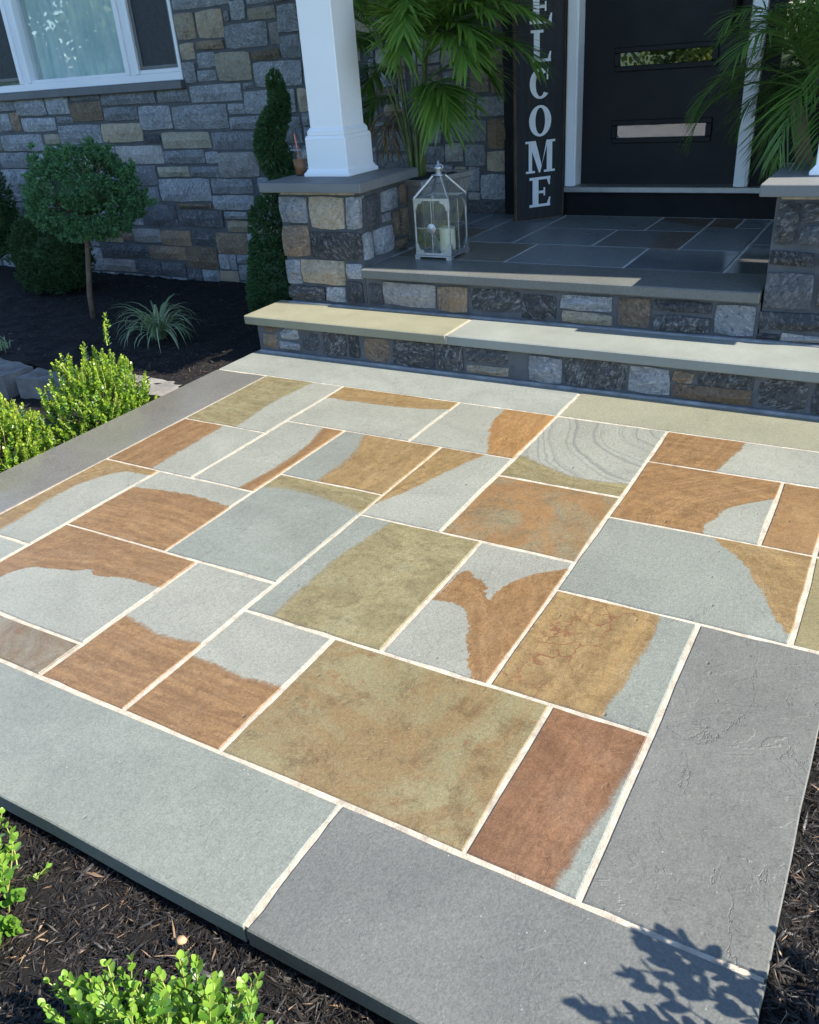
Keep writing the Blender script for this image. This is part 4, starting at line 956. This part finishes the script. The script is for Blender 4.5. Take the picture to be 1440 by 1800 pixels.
# ================================================================== PALMS
def planter(loc, s_top, s_bot, h, rot, label):
    t = thing('planter', loc, label, 'planter', 'planters flanking the door'); t.rotation_euler = (0, 0, rot)
    a, b_ = s_top/2, s_bot/2; v = MB()
    # sheath with plank-like side panels
    v.frustum(-b_, b_, -b_, b_, 0, -a+.012, a-.012, -a+.012, a-.012, h-.03); v.build('body', M['planter'], t)
    for k in range(4):
        p = MB(); n = 4
        for i in range(n):
            u0, u1 = -1+2*i/n+.012, -1+2*(i+1)/n-.012
            P = lambda u, z, o: (u*(b_+(a-.012-b_)*z), -(b_+(a-.012-b_)*z)-o, z*(h-.03))
            p.add([P(u0, .03, .0), P(u1, .03, .0), P(u1, .985, .0), P(u0, .985, .0), P(u0, .03, .006), P(u1, .03, .006), P(u1, .985, .006), P(u0, .985, .006)], [(4, 5, 6, 7), (0, 1, 5, 4), (1, 2, 6, 5), (2, 3, 7, 6), (3, 0, 4, 7)])
        o = p.build('side_panel', M['planter'], t); o.rotation_euler = (0, 0, k*math.pi/2)
    r = MB()
    for sx in (-1, 1): r.box(sx*(a-.015)-.015, sx*(a-.015)+.015, -a, a, h-.03, h, .003)
    for sy in (-1, 1): r.box(-a+.03, a-.03, sy*(a-.015)-.0149, sy*(a-.015)+.0149, h-.0299, h-.0003)
    r.build('rim', M['planter'], t)
    sd = MB(); n = 8; vv = []; ff = []
    for j in range(n+1):
        for i in range(n+1): vv.append((-a+.03+(2*a-.06)*i/n, -a+.03+(2*a-.06)*j/n, h-.022+rng.uniform(0, .014)))
    for j in range(n):
        for i in range(n): q = j*(n+1)+i; ff.append((q, q+1, q+n+2, q+n+1))
    sd.add(vv, ff); sd.build('soil', M['soil'], t, True)
    return t
planter((-2.655, 4.645, ZP+.001), .48, .31, .35, R(-12), 'weathered square tapered planter behind the left pillar, holding the broad-leaved palm')
planter((-.42, 4.80, ZP+.001), .48, .31, .35, R(6), 'weathered square tapered planter behind the right pillar, holding the feathery palm')

def frond(parent, base, az, el, length, droop, nl, ll, lw, mat, twist=0.0, tipcol=.1, fold=.5, start=.3):
    """arching rachis with leaflets on both sides, one mesh object"""
    n = 14; pts = []; p = np.array(base, float); e = el
    for i in range(n+1):
        pts.append(p.copy()); d = np.array([math.cos(az)*math.cos(e), math.sin(az)*math.cos(e), math.sin(e)])
        p = p+d*length/n; e -= droop/n*(.4+1.2*i/n)
    pts = np.array(pts)
    tv = [(-.5, 0, 0), (.5, 0, 0), (-.62, .35, .0), (.62, .35, .0), (-.45, .7, 0), (.45, .7, 0), (0, 1, 0), (0, 0, -.25), (0, .35, -.3), (0, .7, -.2)]
    V = []; F = []; T = []
    side0 = np.array([-math.sin(az), math.cos(az), 0.0])
    for k in range(nl):
        t = start+(1-start)*k/(nl-1); i = min(int(t*n), n-1); fr_ = t*n-i; b0 = pts[i]*(1-fr_)+pts[i+1]*fr_
        ax = pts[min(i+1, n)]-pts[i]; ax /= np.linalg.norm(ax); upv = np.cross(ax, side0); upv /= np.linalg.norm(upv)
        if upv[2] < 0: upv = -upv
        for s in (-1, 1):
            spread = (1.05-.6*t)+rng.uniform(-.12, .12)
            d = ax*math.cos(spread)+side0*s*math.sin(spread)*math.cos(fold*.5)+upv*math.sin(fold)*.45*math.sin(spread)+np.array([0, 0, rng.uniform(-.12, .06)])
            d /= np.linalg.norm(d); L = ll*(math.sin(math.pi*(.18+.74*t))**.7)*rng.uniform(.85, 1.12)
            nrm = np.cross(np.cross(d, upv), d)+np.array([rng.uniform(-.3, .3), rng.uniform(-.3, .3), 0]); nrm /= np.linalg.norm(nrm)+1e-9
            wv = np.cross(d, nrm); wid = lw*rng.uniform(.8, 1.15); sag = rng.uniform(.12, .42)*(1.2 if mat is M['palm2'] else 1.0)
            base_i = len(V); q = []
            seg = [(0, .35), (.25, 1), (.6, .85), (.85, .5), (1, .04)]
            for u, ww in seg:
                c = b0+d*L*u+np.array([0, 0, -1])*sag*L*u*u
                V.append(c-wv*wid*ww*.5); V.append(c-nrm*wid*.10*ww); V.append(c+wv*wid*ww*.5)
                T += [tipcol*u*rng.uniform(.4, 1.6)]*3
            for j in range(len(seg)-1):
                a = base_i+3*j
                F += [(a, a+1, a+4, a+3), (a+1, a+2, a+5, a+4)]
    rad = [.006*(1-.75*i/n) for i in range(n+1)]
    mb = MB(); mb.v = [tuple(v) for v in V]; mb.f = F; mb.tube(pts, rad, 5)
    T += [.25]*(len(mb.v)-len(T))
    o = mb.build('frond', mat); a = o.data.attributes.new('tip', 'FLOAT', 'POINT'); a.data.foreach_set('value', np.clip(np.array(T, np.float32), 0, 1))
    under(o, parent); return o
pl1 = (-2.655, 4.645, ZP+.33)
palm = thing('potted_palm', pl1, 'broad-leaved potted palm between the left column and the sign', 'palm', 'palms flanking the door')
tops = []
for k in range(9):
    a = 2*math.pi*k/9+.3; r0 = rng.uniform(.01, .05); hgt = rng.uniform(.52, .84); r1_ = rng.uniform(.05, .15)
    p = [(pl1[0]+r0*math.cos(a)+ (r1_*u**1.5)*math.cos(a), pl1[1]+r0*math.sin(a)+(r1_*u**1.5)*math.sin(a)*.8, pl1[2]-.02+hgt*u) for u in np.linspace(0, 1, 7)]
    under(MB().tube(p, [.013*(1-.5*i/6) for i in range(7)], 7).build('cane', M['cane'], None, True), palm); tops.append((p[-1], a))
fr1 = [(-.25, .75, .95, 1.7), (-.05, .35, .85, 1.5), (.35, .95, .8, 1.2), (2.9, .9, .75, 1.4), (2.75, .5, .6, 1.7), (2.5, .75, .8, 1.6), (-.45, .9, .8, 1.9), (-1.05, 1.15, .65, 2.2), (-.35, .8, .6, 2.4), (-1.1, .9, .75, 2.3), (-.65, .65, .72, 2.2), (1.2, 1.2, .8, .8), (2.2, 1.1, .75, .9), (-.7, 1.3, .7, 1.1), (-.9, 1.3, .85, .9), (3.3, 1.2, .7, .9), (.1, 1.15, .8, 1.3), (-.5, .35, .4, 2.4), (-.8, .2, .45, 2.3), (2.9, .1, .45, 1.5), (.2, .6, .5, 2.2), (2.9, 1.35, .85, .6), (-.55, .75, .7, 1.9), (-1.15, .7, .6, 2.1), (2.6, .3, .6, 1.6), (.6, .7, .8, 1.5), (-.2, 1.2, .75, 1.6)]
for i, (az, el, L, dr) in enumerate(fr1):
    tp, a = min(tops, key=lambda q: abs(((q[1]-az+math.pi) % (2*math.pi))-math.pi)+rng.uniform(0, .7))
    if i >= 17 and i < 21: tp = (tp[0], tp[1], tp[2]-.12)
    frond(palm, tp, az, el, L*.86, dr*.88, 27, .30, .0185, M['palm'], tipcol=.22, start=.28)
for az, el in ((2.9, -.2), (-3.05, .1), (2.6, -.3)):
    frond(palm, (pl1[0]-.05, pl1[1]-.03, 1.12), az, el, .30, 1.8, 9, .2, .01, M['dead'], start=.2)
pl2 = (-.42, 4.80, ZP+.33)
palm2 = thing('potted_palm', pl2, 'feathery potted date palm partly hiding the door, behind the right pillar', 'palm', 'palms flanking the door')
tk = MB()
for dx, dy, hh in ((-.10, -.03, .36), (.06, .02, .44), (-.03, .06, .32)):
    tk.tube([(pl2[0]+dx*(1+u), pl2[1]+dy*(1+u), pl2[2]-.02+hh*u) for u in np.linspace(0, 1, 6)], [.036, .042, .036, .04, .034, .02], 10)
under(tk.build('trunk', M['trunk']), palm2)
for i in range(46):
    az = 2*math.pi*i*.382+rng.uniform(-.15, .15); el = rng.uniform(.15, 1.35); L = rng.uniform(.7, .94); dr = 1.5+.9*(1-el/1.4)+rng.uniform(-.2, .3)
    if math.cos(az) < -.5 and math.sin(az) < .5: L *= .84
    st = rng.choice([(-.12, -.06, .36), (.11, .04, .44), (-.03, .1, .32)])
    frond(palm2, (pl2[0]+st[0], pl2[1]+st[1], pl2[2]+st[2]), az, el, L, dr, 32, .24, .0085, M['palm2'], tipcol=.15, start=.22, fold=.7)

# ================================================================== SHRUBS
LEAF = [(0, 0, 0), (.30, .28, .05), (.36, .58, .05), (.18, .9, .0), (0, 1, -.03), (-.18, .9, .0), (-.36, .58, .05), (-.30, .28, .05), (0, .5, -.035)]
LEAFF = [(0, 1, 8), (1, 2, 8), (2, 3, 8), (3, 4, 8), (4, 5, 8), (5, 6, 8), (6, 7, 8), (7, 0, 8)]
LEAFS = [(0, 0, 0), (.34, .35, .06), (.3, .75, .04), (0, 1, 0), (-.3, .75, .04), (-.34, .35, .06)]
LEAFSF = [(0, 1, 2, 3), (0, 3, 4, 5)]
def leafy_shrub(name, base, rx, ry, h, shoots, pairs, leaf, mat, label, cat, group=None, near=False, upright=.55, tipk=1.0, inner=.35, seed=0, droop=0.0, spacing=None, extra=()):
    g = np.random.default_rng(seed); t = thing(name, base, label, cat, group); base = np.array(base)
    P = []; D = []; U = []; S = []; T = []; stems = MB(); tw = MB()
    tips = []
    for i in range(shoots):
        th = g.uniform(0, 2*np.pi); ph = np.arccos(g.uniform(-.08, 1)); r = g.uniform(inner, 1.0)**.5
        tips.append((np.array([np.sin(ph)*np.cos(th)*rx*r, np.sin(ph)*np.sin(th)*ry*r, h*(.12+.80*np.cos(ph)*r)+g.uniform(0, .12)*h*(1-.5*np.sin(ph))]), r))
    for e in extra: tips.append((np.array(e), 1.0))
    for i, (tip, r) in enumerate(tips):
        out = tip/np.array([rx, ry, h]); out /= np.linalg.norm(out)
        d = out*(1-upright)+np.array([0, 0, upright])+g.normal(0, .16, 3); d /= np.linalg.norm(d)
        n = pairs+g.integers(-2, 3); sp = (spacing or leaf*.55)*g.uniform(.85, 1.15); L = sp*n
        bend = g.normal(0, .25, 3); pts = []
        for k in range(n+1):
            u = k/n; pts.append(base+tip-d*L*(1-u)+bend*L*.35*(u*u-u)-np.array([0, 0, droop*L*u*u]))
        if near or i % 3 == 0: stems.tube(pts[::max(1, n//4)]+[pts[-1]], [.0016*(1-.4*q/5) if near else .0022 for q in range(len(pts[::max(1, n//4)])+1)], 4, False)
        if i % 6 == 0: tw.tube([base+np.array([tip[0]*.08, tip[1]*.08, -.03]), base+np.array([tip[0]*.45, tip[1]*.45, tip[2]*.4]), pts[0]], [.005, .004, .002], 4, False)
        rot0 = g.uniform(0, np.pi)
        a = np.cross(d, [0.3, .2, 1]); a /= np.linalg.norm(a); b = np.cross(d, a)
        for k in range(1, n+1):
            u = k/n; ang = rot0+k*np.pi/2*g.uniform(.9, 1.1)
            for s in (0, np.pi):
                o = a*np.cos(ang+s)+b*np.sin(ang+s)
                ld = o*(1-.45*u)+d*(.55+.5*u)+g.normal(0, .13, 3)
                P.append(pts[k]); D.append(ld); U.append(d*.9+o*-.3+np.array([0, 0, .25])+g.normal(0, .15, 3)); sc = leaf*g.uniform(.75, 1.12)*(1-.45*max(0, u-.75)*4*.6)
                S.append(sc); T.append(tipk*max(0, (u-.55)/.45)*g.uniform(.2, 1)*(.25+.75*min(1, max(0, tip[2]/h))) )
    rot = frames(np.array(D), np.array(U), np.array(S))
    fo = scatter('foliage', LEAF if near else LEAFS, LEAFF if near else LEAFSF, rot, np.array(P), mat, None, T, smooth=near); under(fo, t)
    tag(fo, kind='stuff') if False else None
    tag(under(stems.build('stem', M['stem']), t), kind='stuff'); tag(under(tw.build('twig', M['twig']), t), kind='stuff')
    return t
leafy_shrub('boxwood', (-3.35, 2.54, -.2), .27, .33, .50, 560, 9, .021, M['box_leaf'], 'taller sunlit boxwood by the patio edge, tallest sprig pointing up right', 'shrub', 'sunlit boxwoods along the patio', seed=3, upright=.62, extra=[(.10, .10, .62), (.10, .08, .58), (.09, .09, .55)])
leafy_shrub('boxwood', (-3.36, 1.97, -.2), .25, .29, .44, 480, 9, .021, M['box_leaf'], 'yellow-tipped sunlit boxwood cut off by the left picture edge', 'shrub', 'sunlit boxwoods along the patio', seed=5, upright=.6, tipk=1.5)
leafy_shrub('boxwood', (-1.40, .48, -.075), .19, .14, .24, 80, 7, .0215, M['box_near'], 'near boxwood sprigs reaching in at the lower left edge of the picture', 'shrub', 'near boxwoods in the front mulch', True, .35, .8, seed=9, spacing=.017)
leafy_shrub('boxwood', (-.70, .385, -.075), .34, .18, .32, 340, 7, .0215, M['box_near'], 'near bright green boxwood at the bottom of the picture', 'shrub', 'near boxwoods in the front mulch', True, .5, .8, seed=12, spacing=.017)
leafy_shrub('shrub', (.38, .87, -.05), .25, .26, .60, 95, 6, .036, M['shrub_leaf'], 'leafy shrub just outside the frame, shadowing the patio corner at lower right', 'shrub', None, True, .35, 0, seed=21, spacing=.02)

def needles(name, P, N, mat, parent, per=9, ln=.028, wd=.0035, spread=.9, g=nr):
    n = len(P); P = np.repeat(P, per, 0); N = np.repeat(N, per, 0)
    D = N+g.normal(0, spread*.55, (n*per, 3)); U = g.normal(0, 1, (n*per, 3))
    S = ln*g.uniform(.7, 1.2, n*per); k = wd/ln
    tv = [(-k, 0, 0), (k, 0, 0), (k*.8, .65, .02), (0, 1, 0), (-k*.8, .65, .02)]
    return under(scatter(name, tv, [(0, 1, 2, 3, 4)], frames(D, U, S), P, mat), parent)
# globe spruce grafted on a bare trunk
b0 = ray(163, 552, 2, -.09); cz = .735
sp = thing('spruce_topiary', b0, 'globe-headed blue-green spruce on a bare trunk in the shaded bed', 'tree')
ctr = np.array([b0.x+.20, b0.y+.02, cz])
under(MB().tube([(b0.x, b0.y, -.14), (b0.x+.02, b0.y, .05), (b0.x+.07, b0.y+.01, .25), (b0.x+.12, b0.y+.01, .42), (b0.x+.17, b0.y+.02, .6)], [.022, .019, .018, .017, .014], 10).build('trunk', M['trunk'], None, True), sp)
d = unit(620); lump = 1+.13*np.sin(d[:, 0]*6+1)*np.sin(d[:, 2]*5+.6)+.07*np.sin(d[:, 1]*11)+nr.normal(0, .08, 620)
A = np.array([.365, .35, .27]); cl = ctr+d*A*lump[:, None]*.95+np.array([0, 0, .0]); cl[:, 2] += np.clip(d[:, 2]-.75, 0, 1)*.12; cl[:, 2] = np.maximum(cl[:, 2], ctr[2]-.27)
reps = 14; Pp = np.repeat(cl, reps, 0)+nr.normal(0, .012, (620*reps, 3)); Nn = (Pp-np.repeat(ctr+d*A*.80, reps, 0)); Nn /= np.linalg.norm(Nn, axis=1, keepdims=True)
needles('crown', Pp, Nn, M['spruce'], sp, 8, .022, .0034, .75)
br2 = MB()
for i in range(40):
    q = ctr+unit(1)[0]*A*.85; br2.tube([(b0.x+.15, b0.y+.02, .5), tuple((np.array([b0.x+.17, b0.y+.02, .58])+q)/2+np.array([0, 0, .03])), tuple(q)], [.007, .005, .003], 4, False)
under(br2.build('branch', M['trunk']), sp)
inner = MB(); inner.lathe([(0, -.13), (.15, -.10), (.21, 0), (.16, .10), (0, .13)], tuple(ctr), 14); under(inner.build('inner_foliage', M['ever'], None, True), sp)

def mound(name, c, A, mat, label, n=1400, per=8, ln=.03, wd=.003, group=None, squash=None):
    t = thing(name, (c[0], c[1], c[2]-A[2]*.8), label, 'shrub', group); c = np.array(c); A = np.array(A)
    d = unit(n); d = d[d[:, 2] > -.75]; P = c+d*A*(1+nr.normal(0, .05, (len(d), 1))+.06*np.sin(d[:, :1]*9)*np.sin(d[:, 2:]*8))
    reps = 3; P = np.repeat(P, reps, 0)+nr.normal(0, .018, (len(P)*reps, 3)); N = np.repeat(d, reps, 0)*.7+np.array([0, 0, .45])
    needles('foliage', P, N, mat, t, per, ln, wd, .8)
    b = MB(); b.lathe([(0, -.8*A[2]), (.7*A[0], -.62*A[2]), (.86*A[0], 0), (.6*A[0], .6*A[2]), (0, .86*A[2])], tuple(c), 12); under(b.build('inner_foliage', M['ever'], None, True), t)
    return t
q = ray(92, 455, 1, 4.65); mound('evergreen_shrub', (q.x, 4.65, q.z+.02), (.29, .27, .33), M['ever'], 'dark rounded evergreen against the wall below the globe-headed spruce')
q = ray(-22, 370, 1, 4.9); mound('evergreen_shrub', (q.x, 4.9, q.z-.05), (.22, .22, .46), M['ever'], 'dark evergreen cut off by the left picture edge against the wall', 900)
# spiral juniper
sx, sy = -3.60, 4.42
sj = thing('spiral_juniper', (sx, sy, -.13), 'clipped spiral juniper topiary beside the left pillar', 'tree')
under(MB().tube([(sx, sy, -.2), (sx+.02, sy, .3), (sx+.05, sy, .7), (sx+.09, sy, 1.1), (sx+.12, sy, 1.28)], [.024, .02, .017, .012, .006], 8).build('trunk', M['trunk'], None, True), sj)
P = []; N = []
for k in range(7200):
    t = nr.random()**1.3; z = -.1+1.42*t; cxn = sx+.12*max(0, t)*1.05; Rz = (.255 if t < .36 else .225)*(1-t)**.75+.03
    if t < .36:
        a = nr.uniform(0, 2*np.pi); rr_ = Rz*(1-.12*nr.random())*(.8+.2*min(1, t/.1)); cx_, cy_ = cxn, sy; bulge = 1
        p = np.array([cx_+rr_*np.cos(a), cy_+rr_*np.sin(a), z]); nn = np.array([np.cos(a), np.sin(a), .5])
    else:
        ha = 2*np.pi*(t-.36)/.34+2.6; off = Rz*.50; c = np.array([cxn+off*np.cos(ha), sy+off*np.sin(ha), z]); dd = unit(1)[0]
        rr_ = Rz*.60+.012; p = c+dd*np.array([rr_, rr_, rr_*1.05+.025]); nn = dd+np.array([0, 0, .35])
    P.append(p); N.append(nn)
needles('foliage', np.array(P), np.array(N), M['juniper'], sj, 7, .026, .0036, .7)
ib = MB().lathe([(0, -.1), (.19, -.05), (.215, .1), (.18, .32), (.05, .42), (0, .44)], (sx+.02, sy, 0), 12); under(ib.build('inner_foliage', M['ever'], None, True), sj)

def blades(name, base, n, ln, wd, mat, label, spread=1.0, up=.8, cat='grass', seed=1, group=None):
    g = np.random.default_rng(seed); t = thing(name, base, label, cat, group)
    for lot in range(1):
        mb = MB()
        for i in range(n):
            az = g.uniform(0, 2*np.pi); el = g.uniform(up-.35, up+.45); L = ln*g.uniform(.6, 1.1); p = np.array(base)+np.array([g.normal(0, .025), g.normal(0, .02), -.01]); w0 = wd*g.uniform(.7, 1.2)
            V = []; F = []; s = np.array([-np.sin(az), np.cos(az), 0]); m_ = 8
            for k in range(m_+1):
                u = k/m_; ww = w0*(np.sin(np.pi*min(1, .2+.8*u))**.8+.02)
                V += [tuple(p-s*ww/2), tuple(p+np.array([0, 0, -.15*ww])), tuple(p+s*ww/2)]
                p = p+np.array([np.cos(az)*np.cos(el)*spread, np.sin(az)*np.cos(el)*spread, np.sin(el)])*L/m_; el -= 2.6/m_*(.5+u)*g.uniform(.8, 1.2)
            for k in range(m_): a = 3*k; F += [(a, a+1, a+4, a+3), (a+1, a+2, a+5, a+4)]
            mb.add(V, F)
        under(mb.build('blade', mat), t); 
    return t
gb = ray(285, 594, 2, -.1)
bl_ = blades('ornamental_grass', (gb.x, gb.y, -.09), 90, .44, .013, M['grassy'], 'arching variegated ornamental grass clump in the shaded mulch', 1.0, 1.05)
q = ray(8, 610, 2, .0); blades('ornamental_grass', (q.x, q.y, .0), 26, .12, .005, M['grassy'], 'small grass tuft growing by the concrete block at the left edge', 1, 1.1, seed=4)
q = ray(-10, 440, 2, -.1); blades('hosta', (q.x, q.y-.35, -.12), 22, .34, .085, M['hosta'], 'broad-leaved green plant in shade at the left picture edge', 1, .9, 'plant', 6)

# ================================================================== TREES behind the camera (seen only as reflections in the glass)
def tree(x, y, h, r, label, seed):
    g = np.random.default_rng(seed); t = thing('tree', (x, y, -.42), label, 'tree', 'trees across the lawn')
    mb = MB(); mb.tube([(x, y, -.5), (x+.05, y, h*.3), (x-.05, y+.1, h*.55), (x, y, h*.85)], [.14, .11, .08, .03], 8)
    for k in range(9):
        a = g.uniform(0, 6.28); z = h*g.uniform(.15, .7); mb.tube([(x, y, z), (x+r*.7*math.cos(a), y+r*.7*math.sin(a), z+h*.18)], [.05, .02], 5)
    under(mb.build('trunk', M['trunk']), t)
    c = np.stack([g.normal(0, .5, 70)*r, g.normal(0, .5, 70)*r, h*g.uniform(.06, .95, 70)], 1); n = 8500
    P = c[g.integers(0, 70, n)]+g.normal(0, .26, (n, 3))*np.array([1, 1, .8]); P += np.array([x, y, -.3])
    under(scatter('crown', LEAFS, LEAFSF, frames(g.normal(0, 1, (n, 3)), g.normal(0, 1, (n, 3)), g.uniform(.10, .20, n)), P, M['tree']), t)
for k, (x, y, h, lab) in enumerate([(-13.5, -4.5, 4.6, 'bushy tree across the lawn mirrored in the right part of the window'), (-16.6, -4.6, 5.0, 'bushy tree across the lawn mirrored in the middle of the window'), (-19.8, -4.2, 4.6, 'bushy tree across the lawn mirrored in the left part of the window'), (-23, -5, 4.8, 'leftmost bushy tree across the lawn, outside the frame'), (-5.2, -13, 4.2, 'bushy tree across the lawn behind the camera, outside the frame'), (-1.5, -14, 4, 'bushy tree straight behind the camera, outside the frame')]):
    tree(x, y, h, 1.9, lab, k+1)
